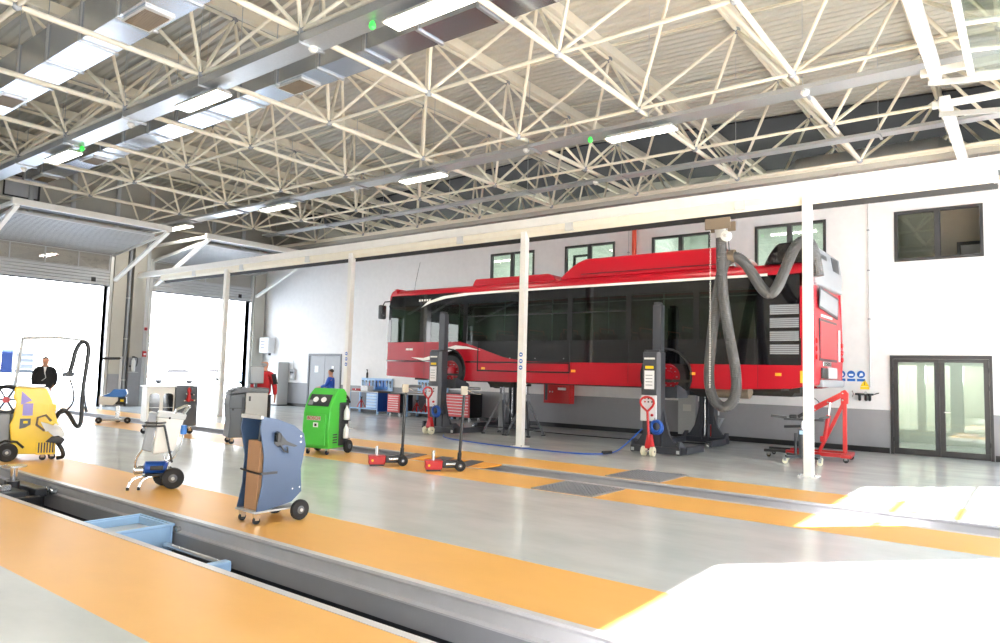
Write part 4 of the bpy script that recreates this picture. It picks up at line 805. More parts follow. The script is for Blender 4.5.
O('strap', B().box(-.1, .1, -.215, -.2, .52, .545), 'black', t); O('strap', B().tube([(-.1, -.2, .53), (-.115, 0, .54), (-.1, .18, .55)], .012, 6), 'black', t); O('inner_bracket', B().bar((-.05, -.1, 1.05), (-.06, -.1, .85), .025), 'dark', t)
t = T('cardboard_box', 'tall narrow brown cardboard box standing inside the curved trolley', 'box', (-6.7, 4.53, .14), 87)
O('carton', B().taper((-.09, .06, -.14, .1, .0), (-.075, .06, -.14, .1, .72)), 'card', t, bevel=.004); O('carton_flap', B().box(-.075, .06, -.141, .101, .721, .724), 'card', t)
# green air conditioning service unit
t = T('service_unit', 'bright green air conditioning service unit with two white bottles on its side', 'machine', (-11.18, 9.04, 0), 107)
O('body', B().prism([(-.32, .12), (.24, .12), (.24, 1.18), (.14, 1.27), (-.02, 1.27), (-.16, 1.16), (-.3, .92), (-.34, .8), (-.36, .5)], 'y', -.3, .3), 'green', t, bevel=.02)
# front face looks along local -x
O('front_door', B().box(-.385, -.355, -.24, .24, .18, .78), 'green', t, bevel=.012)
O('display_panel', B().prism([(-.315, .94), (-.175, 1.155), (-.165, 1.15), (-.305, .93)], 'y', -.24, .24), 'dark', t)
for y in (-.1, .08): O('gauge', B().cyl((-.25, y, 1.05), (-.268, y, 1.062), .055, n=16), 'paper', t)
O('control_screen', B().prism([(-.318, .95), (-.26, 1.04), (-.266, 1.045), (-.324, .955)], 'y', .12, .22), 'mgrey', t)
O('maker_plate', B().box(-.392, -.386, -.13, .18, .66, .74), 'alu', t); text('maker_name', 'BOSCH', .09, 'red', t, (-.394, .02, .7), (R(90), 0, R(-90)))
O('front_label', B().box(-.392, -.386, -.08, .03, .53, .62), 'paper', t); O('label_square', B().box(-.395, -.392, -.05, 0, .55, .6), 'black', t)
b = O('bottle_rack', B().box(-.02, .3, -.325, -.302, .16, 1.0), 'dark', t, bevel=.01)
for z in (.3, .66): 
    bt = O('oil_bottle', B().lathe([(.05, 0), (.058, .02), (.058, .17), (.03, .23), (.02, .25)], (.13, -.38, z), 'z', 16), 'paper', t, smooth=True); O('bottle_cap', B().lathe([(.024, .25), (.024, .28)], (.13, -.38, z)), 'alu', bt); O('bottle_shelf', B().box(.06, .2, -.44, -.32, z-.015, z-.002), 'dark', bt)
O('rear_column', B().box(.24, .36, -.28, .28, .18, 1.05), 'dark', t, bevel=.02); O('rear_handle', B().tube([(.24, -.26, 1.15), (.34, -.26, 1.08), (.42, -.26, 1.0), (.42, .26, 1.0), (.34, .26, 1.08), (.24, .26, 1.15)], .025, 8), 'black', t, smooth=True)
for k in range(4):
    O('vent_slot', B().box(-.2, -.06, -.306, -.3, .22+.05*k, .245+.05*k), 'dark', t)
wheel(t, .27, -.35, .13, .07, hub='dgrey'); wheel(t, .27, .35, .13, .07, hub='dgrey'); castor(t, -.25, -.22, .05); castor(t, -.25, .22, .05)
# exhaust gas analyser cabinet with little screen
t = T('diagnostic_cabinet', 'grey two tone wheeled diagnostic cabinet with a small square screen on top', 'cabinet', (-13.72, 8.95, 0), 70)
O('side_body', B().box(-.12, .34, -.25, .3, .16, 1.1), 'lgrey', t, bevel=.01)
O('curved_door', B().prism([(-.45, .14), (-.42, .5), (-.46, .85), (-.44, 1.05), (-.13, 1.08), (-.13, .14)], 'y', -.26, .28), 'dgrey', t, bevel=.02)
O('door_recess', B().box(-.2, -.15, -.275, -.26, .2, 1.0), 'dark', t); O('door_lock', B().box(-.4, -.36, -.275, -.26, .72, .76), 'black', t); O('cabinet_crease', B().box(-.45, -.13, -.268, -.26, .76, .775), 'dark', t)
O('sloping_top', B().prism([(-.48, 1.05), (-.3, 1.2), (.36, 1.2), (.36, 1.1), (-.12, 1.1)], 'y', -.28, .32), 'dgrey', t, bevel=.015); O('keyboard', B().prism([(-.42, 1.125), (-.2, 1.2), (-.2, 1.225), (-.42, 1.145)], 'y', -.2, .2), 'black', t)
sc_ = O('screen', B().box(.0, .28, -.06, -.02, 1.3, 1.66), 'mgrey', t, bevel=.01); O('screen_neck', B().box(.1, .16, -.02, .04, 1.2, 1.4), 'dark', sc_); O('screen_frame', B().box(-.01, .29, -.02, .0, 1.29, 1.67), 'dark', sc_, bevel=.005)
O('side_handle', B().box(-.06, -.02, -.262, -.25, .92, 1.02), 'dark', t); castor(t, -.36, -.18, .06); castor(t, -.02, -.2, .06); castor(t, -.36, .2, .06); castor(t, .28, .22, .06)
# white cabinet with arched windows
t = T('service_cabinet', 'white and grey wheeled cabinet with two arched dark windows, behind the chrome cart', 'cabinet', (-16.6, 8.75, 0), 76)
O('frame', B().box(-.62, -.02, -.28, .28, .3, 1.12), 'white', t, bevel=.01)
for x in (-.57, -.27):
    pts = [(x, .5), (x+.22, .5), (x+.22, .92)]+[(x+.11+.11*math.cos(a*PI/6), .92+.06*math.sin(a*PI/6)) for a in range(7)]+[(x, .92)]
    wn = O('arched_window', B().prism(pts, 'y', -.29, -.281), 'busblack', t); O('window_bar', B().box(x, x+.22, -.295, -.291, .64, .65), 'alu', wn)
O('top_board', B().box(-.66, .02, -.3, .3, 1.12, 1.15), 'alu', t, bevel=.005); O('grey_locker', B().box(.0, .5, -.3, .3, .2, 1.16), 'dgrey', t, bevel=.01); O('pedestal', B().box(-.5, -.2, -.2, .2, .1, .3), 'mgrey', t)
rm_ = O('red_valve_set', B().lathe([(.04, 0), (.05, .08), (.035, .2), (.05, .28), (.02, .34)], (.28, -.36, .78)), 'red', t, smooth=True)
for dx, z in ((-.1, .84), (.12, .84), (.1, .98), (-.06, 1.0)): O('valve_arm', B().cyl((.28, -.36, z), (.28+dx, -.38, z-.03), .018, n=8), 'red' if z < .9 else 'dark', rm_, smooth=True); O('valve_knob', B().ball((.28+dx, -.38, z-.03), .028), 'steel', rm_, smooth=True)
for x, y in ((-.55, -.2), (-.55, .2), (.38, -.2), (.38, .2)): castor(t, x, y, .07)
# headlight tester
t = T('headlight_tester', 'blue and white headlight tester on a wheeled steel column, by the far doorway', 'tester', (-20.4, 9.1, 0), 62)
O('column', B().box(.07, .13, -.03, .03, .1, 1.85), 'lgrey', t, bevel=.005); O('sighting_arm', B().cyl((-.36, 0, 1.78), (.1, 0, 1.8), .035, n=10), 'black', t, smooth=True)
O('optic_box', B().prism([(-.36, .52), (-.02, .5), (.1, .62), (.1, .9), (-.1, .84), (-.36, .74)], 'y', -.2, .2), 'white', t, bevel=.02)
O('blue_hood', B().prism([(-.32, .74), (-.1, .84), (-.02, .94), (.28, .94), (.32, .82), (.26, .72), (-.02, .72)], 'y', -.21, .21), 'blue', t, bevel=.02); O('dark_housing', B().box(.04, .3, -.18, .18, .52, .72), 'black', t, bevel=.02); O('yellow_label', B().box(.16, .24, -.19, -.181, .6, .66), 'signy', t)
O('base_bar', B().box(-.42, .42, -.08, .08, .06, .12), 'lgrey', t, bevel=.02); O('base_cross', B().box(.02, .18, -.3, .3, .07, .13), 'lgrey', t, bevel=.02)
for x in (-.34, .36): wheel(t, x, -.12, .085, .05)
wheel(t, .1, .28, .085, .05); O('column_sleeve', B().box(.05, .15, -.05, .05, .13, .48), 'steel', t, bevel=.005)
# pit jacks with tall handles
def pit_jack(lab, x, y, rz, lean):
    t = T('pit_jack', lab, 'jack', (x, y, 0), rz, 'red and black jacks on the orange strip')
    O('jack_block', B().box(-.24, .04, -.12, .12, .03, .17), 'red', t, bevel=.015); O('block_band', B().box(-.245, .045, -.125, .125, .15, .175), 'red', t, bevel=.006); O('block_foot', B().box(-.22, .02, -.1, .1, 0, .03), 'dark', t)
    O('piston', B().cyl((-.1, 0, .17), (-.1, 0, .33), .028, n=14), 'chrome', t, smooth=True); O('bolt_eye', B().lathe([(.02, -.005), (.02, 0)], (-.18, -.121, .1), 'y', 10), 'signy', t)
    O('pump_body', B().box(.04, .3, -.09, .09, .05, .18), 'black', t, bevel=.015); O('pump_pipe', B().cyl((.1, -.1, .12), (.26, -.1, .12), .025, n=10), 'steel', t, smooth=True)
    for s in (-1, 1): wheel(t, .34, s*.11, .09, .05, hub='steel')
    O('handle_socket', B().cyl((.33, 0, .12), (.34, 0, .3), .035, n=10), 'black', t, smooth=True)
    O('handle_pole', B().cyl((.34, 0, .25), (.34+lean, 0, 1.3), .027, n=10), 'black', t, smooth=True); O('handle_head', B().box(.28+lean, .39+lean, -.04, .04, 1.27, 1.42), 'officeb', t, bevel=.01)
    O('grip_bar', B().box(.34+lean, .62+lean, -.03, .03, 1.36, 1.41), 'black', t, bevel=.01); O('release_lever', B().tube([(.4+lean, 0, 1.36), (.5+lean, 0, 1.3), (.62+lean, 0, 1.29)], .01, 6), 'steel', t)
pit_jack('left one of two red and black jacks with a tall handle, on the orange strip', -9.1, 8.62, 52, .02)
pit_jack('right one of two red and black jacks with a tall handle, on the orange strip', -8.0, 8.88, 48, .05)
# zigzag pit cover
t = T('pit_cover', 'folding orange pit cover plates with dark zigzag gaps, behind the two jacks', 'pit cover', (-8.8, 9.96, 0), world=True)
for x in (-9.9, -9.15, -8.4): O('cover_plate', B().box(x, x+.62, 9.56, 10.36, -.03, .006), 'orange', t, bevel=.004)
for k in range(3):
    x = -9.7+.72*k; O('zigzag_strip', B().prism([(x, 9.58), (x+.3, 9.58), (x+.05, 10.34), (x-.25, 10.34)], 'z', .007, .014), 'dgrey', t)
# gratings in the orange strips
def grating(lab, x0, x1, y0, y1):
    t = T('floor_grating', lab, 'grating', ((x0+x1)/2, (y0+y1)/2, 0), world=True)
    f = B(); 
    for bx in ((x0, x1, y0, y0+.03), (x0, x1, y1-.03, y1), (x0, x0+.03, y0+.03, y1-.03), (x1-.03, x1, y0+.03, y1-.03)): f.box(*bx, .001, .014)
    O('grating_frame', f, 'galv', t); f = B(); x = x0+.05
    while x < x1-.04: f.box(x, x+.012, y0+.03, y1-.03, .002, .013); x += .06
    y = y0+.05
    while y < y1-.04: f.box(x0+.03, x1-.03, y, y+.01, .0025, .0125); y += .08
    O('grating_bars', f, 'galv', t, kind='stuff'); O('grating_sump', B().box(x0, x1, y0, y1, .0005, .0015), 'mgrey', t)
grating('steel floor grating in the nearer orange strip of the middle pit', -5.86, -4.84, 8.5, 9.44)
grating('steel floor grating in the farther orange strip of the middle pit', -5.72, -4.75, 10.45, 11.6)
# things in the near pit
t = T('drain_tray', 'pale blue oil drain tray spanning the near pit', 'tray', (-7.9, 3.75, -.5), world=True)
f = B(); x0, x1, y0, y1 = -8.26, -7.52, 3.38, 4.06
f.box(x0, x1, y0, y0+.03, -.42, -.09); f.box(x0, x1, y1-.03, y1, -.42, -.09); f.box(x0, x0+.03, y0+.03, y1-.03, -.42, -.09); f.box(x1-.03, x1, y0+.03, y1-.03, -.42, -.09)
O('tray_walls', f, 'pblue', t, bevel=.006); O('tray_bottom', B().box(x0+.03, x1-.03, y0+.03, y1-.03, -.2, -.17), 'alu', t); O('tray_rim', B().tube([(x0, y0, -.085), (x1, y0, -.085), (x1, y1, -.085), (x0, y1, -.085)], .018, 6, closed=True), 'pblue', t)
for x in (x0+.1, x1+.02): O('rail_roller', B().lathe([(.03, -.03), (.03, .03)], (x, 4.11, -.14), 'y', 12), 'steel', t, smooth=True)
O('tray_strut', B().box(x0+.1, x1-.1, 3.5, 3.56, -.5, -.42), 'dark', t)
t = T('roller_bar', 'silver steel bar lying along the near pit, right of the blue tray', 'bar', (-7.0, 3.8, -.5), world=True)
O('bar_tube', B().cyl((-7.4, 3.92, -.26), (-6.27, 3.92, -.26), .035, n=12), 'steel', t, smooth=True); O('bar_tube', B().cyl((-7.4, 3.8, -.28), (-6.35, 3.8, -.28), .03, n=12), 'steel', t, smooth=True); O('bar_end', B().box(-6.33, -6.22, 3.74, 3.97, -.33, -.22), 'pblue', t, bevel=.02)
for x in (-7.3, -6.45): O('bar_hanger', B().box(x, x+.04, 3.3, 4.09, -.345, -.315), 'dark', t)
t = T('pit_lift', 'dark rolling pit jack with silver piston, in the near pit at the left edge', 'jack', (-11.3, 3.75, -.5), world=True)
O('cross_beam', B().box(-12.3, -10.75, 3.5, 3.75, -.2, -.08), 'dark', t, bevel=.015); O('cross_beam', B().box(-11.9, -10.75, 3.85, 4.0, -.18, -.06), 'dark', t, bevel=.015); O('lift_block', B().box(-11.2, -10.95, 3.4, 4.05, -.42, -.12), 'dark', t, bevel=.02)
O('piston', B().cyl((-11.25, 3.75, -.08), (-11.25, 3.75, .19), .045, n=14), 'chrome', t, smooth=True); O('piston_collar', B().cyl((-11.25, 3.75, -.1), (-11.25, 3.75, .0), .08, n=14), 'dark', t, smooth=True); O('saddle', B().cyl((-11.25, 3.75, .19), (-11.25, 3.75, .215), .15, n=16), 'steel', t, smooth=True)
for x in (-10.95, -10.75): O('rail_roller', B().lathe([(.04, -.04), (.04, .04)], (x, 4.07, -.12), 'y', 14), 'steel', t, smooth=True)
O('hydraulic_cylinder', B().cyl((-11.6, 3.45, -.26), (-10.9, 3.45, -.22), .05, n=12), 'steel', t, smooth=True); O('hydraulic_rod', B().cyl((-10.9, 3.45, -.2), (-10.6, 3.5, -.18), .02, n=8), 'chrome', t, smooth=True); O('frame_leg', B().box(-10.8, -10.65, 3.5, 3.9, -.6, -.15), 'black', t, bevel=.01); O('valve_body', B().box(-11.0, -10.9, 3.5, 3.62, -.08, .0), 'steel', t, bevel=.01)

# ------------------------------------------------------------ engine hoist and gearbox jack
t = T('engine_hoist', 'red folding engine hoist by the back wall, right of the bus', 'hoist', (-3.2, 16.3, 0), 6)
O('base_leg', B().box(-1.15, .02, -.34, -.26, .1, .18), 'red', t, bevel=.008); O('base_leg', B().box(-1.15, .02, .26, .34, .1, .18), 'red', t, bevel=.008)
for y in (-.3, .3): O('leg_extension', B().box(-1.6, -1.15, y-.03, y+.03, .11, .17), 'black', t, bevel=.006)
O('rear_crossbar', B().box(-.08, .12, -.45, .45, .1, .17), 'red', t, bevel=.008)
O('mast', B().box(-.07, .01, -.05, .05, .17, 1.35), 'red', t, bevel=.008); O('mast_stay', B().bar((-.55, 0, .12), (-.06, 0, 1.2), .07), 'red', t, bevel=.006); O('stay_foot', B().box(-.65, 0, -.06, .06, .1, .16), 'red', t)
O('mast_head', B().prism([(-.1, 1.2), (.04, 1.2), (.05, 1.42), (-.02, 1.5), (-.1, 1.46)], 'y', -.06, .06), 'red', t, bevel=.01)
O('boom', B().bar((-.02, 0, 1.43), (-.72, 0, 1.02), .09, .11), 'red', t, bevel=.008); O('boom_extension', B().bar((-.72, 0, 1.02), (-.95, 0, .88), .06, .07), 'black', t)
O('hydraulic_ram', B().cyl((-.42, -.09, .4), (-.33, -.09, .95), .045, n=12), 'red', t, smooth=True); O('ram_rod', B().cyl((-.33, -.09, .95), (-.3, -.09, 1.22), .02, n=8), 'chrome', t, smooth=True); O('ram_pump', B().box(-.5, -.38, -.13, -.05, .38, .5), 'red', t, bevel=.01)
for x, z in ((-.06, 1.42), (-.06, 1.28), (-.35, 1.22), (-.6, 1.06)): O('pivot_bolt', B().cyl((x, -.075, z), (x, .075, z), .018, n=8), 'chrome', t)
O('release_handle', B().tube([(-.5, 0, 1.16), (-.55, 0, 1.24), (-.62, 0, 1.3)], .01, 6), 'dark', t)
castor(t, .02, -.4, .055); castor(t, .05, .4, .055); castor(t, -1.5, -.3, .045, 'black'); castor(t, -1.5, .3, .045, 'black')
t = T('gearbox_jack', 'dark gearbox jack on a four armed wheeled base, behind the right hand post', 'jack', (-3.8, 15.2, 0), 12)
O('jack_cylinder', B().cyl((0, 0, .1), (0, 0, .68), .08, n=16), 'dgrey', t, smooth=True); O('jack_rod', B().cyl((0, 0, .68), (0, 0, .84), .04, n=12), 'chrome', t, smooth=True); O('blue_sticker', B().box(-.06, .02, -.086, -.08, .58, .66), 'pblue', t)
O('side_pump', B().cyl((-.13, -.02, .15), (-.13, -.02, .6), .03, n=10), 'dark', t, smooth=True)
O('cradle', B().box(-.35, .4, -.12, .12, .86, .9), 'dark', t, bevel=.01); O('cradle_arm', B().bar((-.3, 0, .9), (-.6, 0, .93), .05), 'dark', t); O('cradle_arm', B().bar((.3, .1, .9), (.5, .12, .95), .05), 'dark', t); O('cradle_block', B().box(-.25, -.1, -.1, .1, .9, .97), 'black', t, bevel=.02); O('tilt_screw', B().cyl((-.35, 0, .72), (0, 0, .74), .03, n=8), 'dark', t)
for a in range(4):
    th = PI/4+a*PI/2; x, y = .45*math.cos(th), .45*math.sin(th)
    O('base_arm', B().bar((0, 0, .14), (x*.95, y*.95, .14), .06, .05), 'dark', t); castor(t, x, y, .055, 'nylon', fork='steel')

# ------------------------------------------------------------ benches and tool cabinets along the back wall
def vise_bits(parent): pass
def bench(lab, x0, x1, y0, y1, drawers_right, stands):
    t = T('workbench', lab, 'workbench', ((x0+x1)/2, (y0+y1)/2, 0), world=True, group='blue workbenches at the back wall')
    O('worktop', B().box(x0, x1, y0, y1, .8, .845), 'brown', t, bevel=.004); O('worktop_edge', B().box(x0, x1, y0-.006, y0-.001, .8, .835), 'lgrey', t)
    for x in (x0+.04, x1-.04):
        for y in (y0+.05, y1-.05): O('leg', B().box(x-.03, x+.03, y-.03, y+.03, 0, .8), 'pblue', t)
    O('lower_shelf', B().box(x0, x1, y0+.02, y1, .16, .19), 'pblue', t)
    dx0, dx1 = (x1-.68, x1-.08) if drawers_right else (x0+.08, x0+.68)
    u = O('drawer_unit', B().box(dx0, dx1, y0+.04, y1-.05, .2, .79), 'blue', t); O('side_panel', B().box(x1-.012, x1+.004, y0, y1, .1, .8), 'dblue', t)
    for k in range(5):
        z = .22+k*.112; d_ = O('drawer', B().box(dx0+.02, dx1-.02, y0+.02, y0+.04, z, z+.1), 'pblue', u, bevel=.004); O('drawer_handle', B().box(dx0+.08, dx1-.08, y0+.005, y0+.02, z+.07, z+.085), 'alu', d_)
    return t
def jack_stand(lab, x, y):
    t = T('axle_stand', lab, 'axle stand', (x, y, .19), 0, 'red axle stands on the bench shelves')
    for a in range(4):
        th = PI/4+a*PI/2; O('leg', B().bar((.04*math.cos(th), .04*math.sin(th), .26), (.16*math.cos(th), .16*math.sin(th), .0), .05, .03), 'red', t)
    O('stand_tube', B().cyl((0, 0, .2), (0, 0, .32), .04, n=10), 'red', t); O('ratchet_post', B().box(-.02, .02, -.02, .02, .32, .4), 'dark', t); O('saddle', B().box(-.06, .06, -.03, .03, .4, .42), 'dark', t)
bench('blue workbench left of the red drawer trolley, with clutter on its top', -21.45, -19.75, 18.35, 19.0, True, 1)
bench('blue workbench right of the red drawer trolley, under the bus front', -18.3, -16.5, 18.35, 19.0, True, 2)
jack_stand('red axle stand on the shelf of the left workbench', -21.0, 18.65); jack_stand('left red axle stand on the shelf of the right workbench', -17.95, 18.6); jack_stand('right red axle stand on the shelf of the right workbench', -17.5, 18.6)
def pegboard(lab, x0, x1, dark):
    t = T('pegboard', lab, 'tool board', ((x0+x1)/2, 19.0, 1.0), world=True, group='blue tool boards above the workbenches')
    O('board', B().box(x0, x1, 18.98, 19.02, .86, 1.34), 'pblue', t, bevel=.004)
    O('board_panel', B().box(x0+(x1-x0)*.45, x1-.25, 18.965, 18.979, .9, 1.28), 'blue', t)
    n = 9
    for k in range(n):
        x = x0+.1+(x1-x0-.2)*k/(n-1)
        m_ = ('dark', 'paper', 'red', 'dark', 'dark', 'lgrey', 'dblue', 'paper', 'dark')[k]
        g = O('hanging_tool', B().bar((x, 18.95, 1.25-.03*(k % 3)), (x+.02, 18.95, 1.0+.04*(k % 2)), .025, .02), m_, t); O('tool_head', B().box(x-.03, x+.04, 18.94, 18.962, 1.2-.03*(k % 3), 1.25), 'dark', g)
pegboard('blue tool board above the left workbench', -21.4, -19.65, 0); pegboard('blue tool board above the right workbench, below the bus front', -18.3, -16.8, 0)
def small_box(name, lab, cat, x0, x1, z1, m, y0=18.5, y1=18.8, lidm='dark', z0=.845):
    t = T(name, lab, cat, ((x0+x1)/2, (y0+y1)/2, z0), world=True)
    O('case', B().box(x0, x1, y0, y1, z0, z1), m, t, bevel=.01); O('case_lid', B().box(x0-.005, x1+.005, y0-.005, y1+.005, z1+.001, z1+.025), lidm, t, bevel=.005); O('clasp', B().box((x0+x1)/2-.02, (x0+x1)/2+.02, y0-.012, y0-.006, z1-.03, z1+.02), 'alu', t)
small_box('tool_case', 'white box with a label on the left workbench', 'box', -20.9, -20.5, 1.02, 'lgbox', lidm='paper'); small_box('tool_case', 'low red case at the left end of the left workbench', 'box', -21.4, -20.95, .9, 'red', lidm='red'); small_box('tool_case', 'small dark case on the right workbench', 'box', -17.6, -17.3, .95, 'dark')
t = T('spray_bottle', 'tall dark spray bottle above the left workbench', 'bottle', (-21.1, 18.99, 1.341)); O('bottle_body', B().lathe([(.04, 0), (.04, .18), (.015, .25), (.015, .3)]), 'black', t, smooth=True); O('trigger', B().box(-.05, .02, -.015, .015, .3, .34), 'black', t)
def drawer_trolley(lab, x0, x1, z1, y0=18.1, y1=18.75):
    t = T('tool_trolley', lab, 'tool trolley', ((x0+x1)/2, (y0+y1)/2, 0), world=True, group='red drawer trolleys at the back wall')
    O('carcass', B().box(x0, x1, y0, y1, .13, z1), 'black', t, bevel=.01); O('top_tray', B().box(x0-.01, x1+.01, y0-.01, y1+.01, z1, z1+.03), 'dark', t, bevel=.008)
    O('front_frame', B().box(x0+.01, x1-.01, y0-.012, y0-.001, .15, z1-.01), 'pinkred', t)
    for k in range(7):
        h = (z1-.22)/7; z = .17+k*h; d_ = O('drawer', B().box(x0+.05, x1-.05, y0-.03, y0-.013, z, z+h*.86), 'pinkred', t, bevel=.004); O('drawer_pull', B().box(x0+.06, x1-.06, y0-.04, y0-.03, z+h*.66, z+h*.8), 'alu', d_)
    for x in (x0+.08, x1-.08):
        for y in (y0+.08, y1-.08): c_ = O('castor', B().box(x-.02, x+.02, y-.02, y+.02, .09, .13), 'steel', t); O('castor_wheel', B().lathe([(.05, -.02), (.05, .02)], (x, y, .05), 'y', 14), 'lgrey', c_, smooth=True)
drawer_trolley('red fronted drawer trolley between the two workbenches', -18.95, -18.3, .8); drawer_trolley('red fronted drawer trolley behind the front column lift, right of both workbenches', -16.2, -15.1, .92, 18.2, 18.85)

# ------------------------------------------------------------ things on the back wall
t = T('grey_locker', 'tall narrow grey locker against the back wall, left of the grey double door', 'locker', (-26.55, 18.7, 0), world=True)
O('locker_body', B().box(-26.9, -26.25, 18.5, 19.03, .05, 1.9), 'lgrey', t, bevel=.008); O('locker_door', B().box(-26.88, -26.27, 18.475, 18.5, .08, 1.87), 'white', t, bevel=.004); O('locker_handle', B().box(-26.34, -26.31, 18.45, 18.474, .9, 1.05), 'dark', t); O('locker_plinth', B().box(-26.9, -26.25, 18.52, 19.03, 0, .05), 'dark', t)
t = T('electric_box', 'white electrical enclosure high on the back wall near its left corner', 'electrical box', (-27.6, 18.8, 2.2), world=True)
O('enclosure', B().box(-28.05, -27.35, 18.68, 19.03, 2.3, 3.0), 'lgbox', t, bevel=.02); O('enclosure_door', B().box(-28.02, -27.38, 18.665, 18.68, 2.33, 2.97), 'white', t, bevel=.006)
for k in range(3): O('vent_slot', B().box(-27.9, -27.6, 18.655, 18.664, 2.5+.14*k, 2.56+.14*k), 'mgrey', t)
O('cable_gland', B().box(-27.5, -27.44, 18.8, 18.9, 2.2, 2.3), 'dark', t); O('side_socket', B().box(-28.2, -28.06, 18.8, 18.9, 2.4, 2.5), 'dark', t); O('side_socket', B().box(-28.2, -28.06, 18.8, 18.9, 2.65, 2.75), 'dark', t)
t = T('switch_box', 'small grey switch box with sockets beside the grey locker', 'switch box', (-25.9, 19.0, 1.3), world=True)
O('switch_body', B().box(-26.05, -25.72, 18.93, 19.04, 1.15, 1.62), 'lgrey', t, bevel=.01); O('socket', B().box(-25.98, -25.9, 18.91, 18.93, 1.42, 1.5), 'dark', t); O('socket', B().box(-25.85, -25.77, 18.91, 18.93, 1.42, 1.5), 'dark', t); O('switch_cover', B().box(-25.98, -25.82, 18.91, 18.93, 1.2, 1.34), 'paper', t); O('conduit', B().cyl((-25.88, 19.0, 1.62), (-25.88, 19.0, 2.0), .012, n=6), 'lgrey', t)
t = T('hose_cabinet', 'red cabinet on the back wall, seen below the middle of the bus', 'cabinet', (-12.05, 18.9, .74), world=True)
O('cabinet_body', B().box(-12.55, -11.55, 18.8, 19.04, .76, 1.6), 'red', t, bevel=.01); O('cabinet_door', B().box(-12.35, -11.57, 18.78, 18.799, .78, 1.58), 'red', t, bevel=.004); O('notice', B().box(-12.0, -11.7, 18.772, 18.779, 1.18, 1.26), 'paper', t); O('side_slot', B().box(-12.5, -12.4, 18.79, 18.799, .85, 1.5), 'dark', t)
for x in (-12.3, -12.2): O('lock_disc', B().lathe([(.025, 0), (.025, .01)], (x, 18.77, 1.12), 'y', 12), 'alu', t)
for k, x in enumerate((-3.84, -3.62, -3.4)):
    t = T('safety_sign', 'round blue mandatory sign on the wall, '+('leftmost', 'middle one', 'rightmost')[k]+' of three right of the bus', 'sign', (x, 19.03, 1.8), world=True)
    O('sign_disc', B().lathe([(.09, 0), (.09, .008)], (x, 19.035, 1.86), 'y', 22), 'signb', t); O('sign_strip', B().box(x-.09, x+.09, 19.035, 19.043, 1.69, 1.75), 'signb', t)
    O('pictogram', B().box(x-.05, x+.05, 19.028, 19.034, 1.82, 1.87) if k == 1 else B().lathe([(.035, -.006), (.05, -.001)], (x, 19.034, 1.85), 'y', 12) if k == 0 else B().prism([(x-.04, 1.81), (x+.05, 1.83), (x+.03, 1.9), (x-.02, 1.89)], 'y', 19.028, 19.034), 'paper', t)
t = T('warning_sign', 'yellow triangle warning sign above the air regulators', 'sign', (-3.33, 19.03, 1.5), world=True)
O('sign_board', B().box(-3.42, -3.22, 19.035, 19.043, 1.5, 1.56), 'signy', t); O('sign_triangle', B().prism([(-3.42, 1.57), (-3.22, 1.57), (-3.32, 1.74)], 'y', 19.035, 19.043), 'signy', t); O('exclamation_mark', B().box(-3.328, -3.312, 19.028, 19.034, 1.6, 1.68), 'black', t)
t = T('air_regulator', 'dark compressed air regulator set on the wall by the glass doors', 'air regulator', (-3.32, 18.95, 1.3), world=True)
O('manifold', B().cyl((-3.52, 18.95, 1.38), (-3.12, 18.95, 1.38), .025, n=10), 'dark', t, smooth=True)
for x in (-3.42, -3.28, -3.2): O('filter_bowl', B().lathe([(.02, 0), (.035, .03), (.035, .12), (.045, .14), (.045, .18)], (x, 18.95, 1.22)), 'black', t, smooth=True)
O('gauge', B().lathe([(.035, -.02), (.035, 0)], (-3.28, 18.92, 1.42), 'y', 14), 'lgrey', t, smooth=True); O('valve_lever', B().bar((-3.55, 18.93, 1.38), (-3.58, 18.93, 1.46), .02), 'steel', t); O('valve_lever', B().bar((-3.55, 18.93, 1.38), (-3.58, 18.93, 1.3), .02), 'steel', t); O('hose_tail', B().cyl((-3.12, 18.95, 1.38), (-3.0, 18.95, 1.42), .012, n=6), 'dark', t)
t = T('exhaust_pipe_elbow', 'galvanised L shaped ventilation duct at the wall behind the rear wheel', 'duct', (-7.5, 18.6, .1), world=True)
O('duct_shaft', B().box(-8.0, -7.5, 18.78, 18.98, .1, 1.35), 'galv', t, bevel=.006); O('duct_foot', B().prism([(-7.47, .1), (-7.0, .12), (-6.75, .6), (-7.47, .62)], 'y', 18.78, 18.98), 'galv', t, bevel=.006); O('duct_plate', B().box(-7.85, -7.62, 18.765, 18.779, .75, .93), 'alu', t); O('duct_flange', B().box(-8.04, -7.46, 18.75, 19.0, 1.3, 1.36), 'galv', t)
for x in (-7.9, -7.55): O('duct_leg', B().box(x, x+.03, 18.85, 18.88, 0, .1), 'dark', t)
# pier things at the left doors
t = T('fire_extinguisher', 'white and grey fire extinguisher hung on the pier between the two left doors', 'extinguisher', (XL+.42, 13.1, 1.35))
O('cylinder', B().lathe([(.06, 0), (.075, .03), (.075, .42), (.03, .5), (.03, .54)]), 'alu', t, smooth=True); O('valve_head', B().box(-.03, .03, -.05, .05, .54, .6), 'black', t, bevel=.01); O('discharge_hose', B().tube([(0, .04, .57), (0, .16, .55), (0, .15, .3), (0, .1, .2)], .014, 8, smooth=1), 'black', t, smooth=True); O('wall_bracket', B().box(-.13, -.05, -.1, .1, .18, .24), 'dark', t); O('foot_shelf', B().box(-.12, .1, -.16, .16, -.03, -.01), 'lgrey', t)
t = T('alarm_button', 'small red alarm box on the pier between the two left doors', 'alarm', (XL+.14, 13.62, 1.95)); O('alarm_case', B().box(0, .07, -.07, .07, 0, .22), 'red', t, bevel=.01); O('alarm_window', B().box(.07, .075, -.045, .045, .06, .14), 'paper', t)
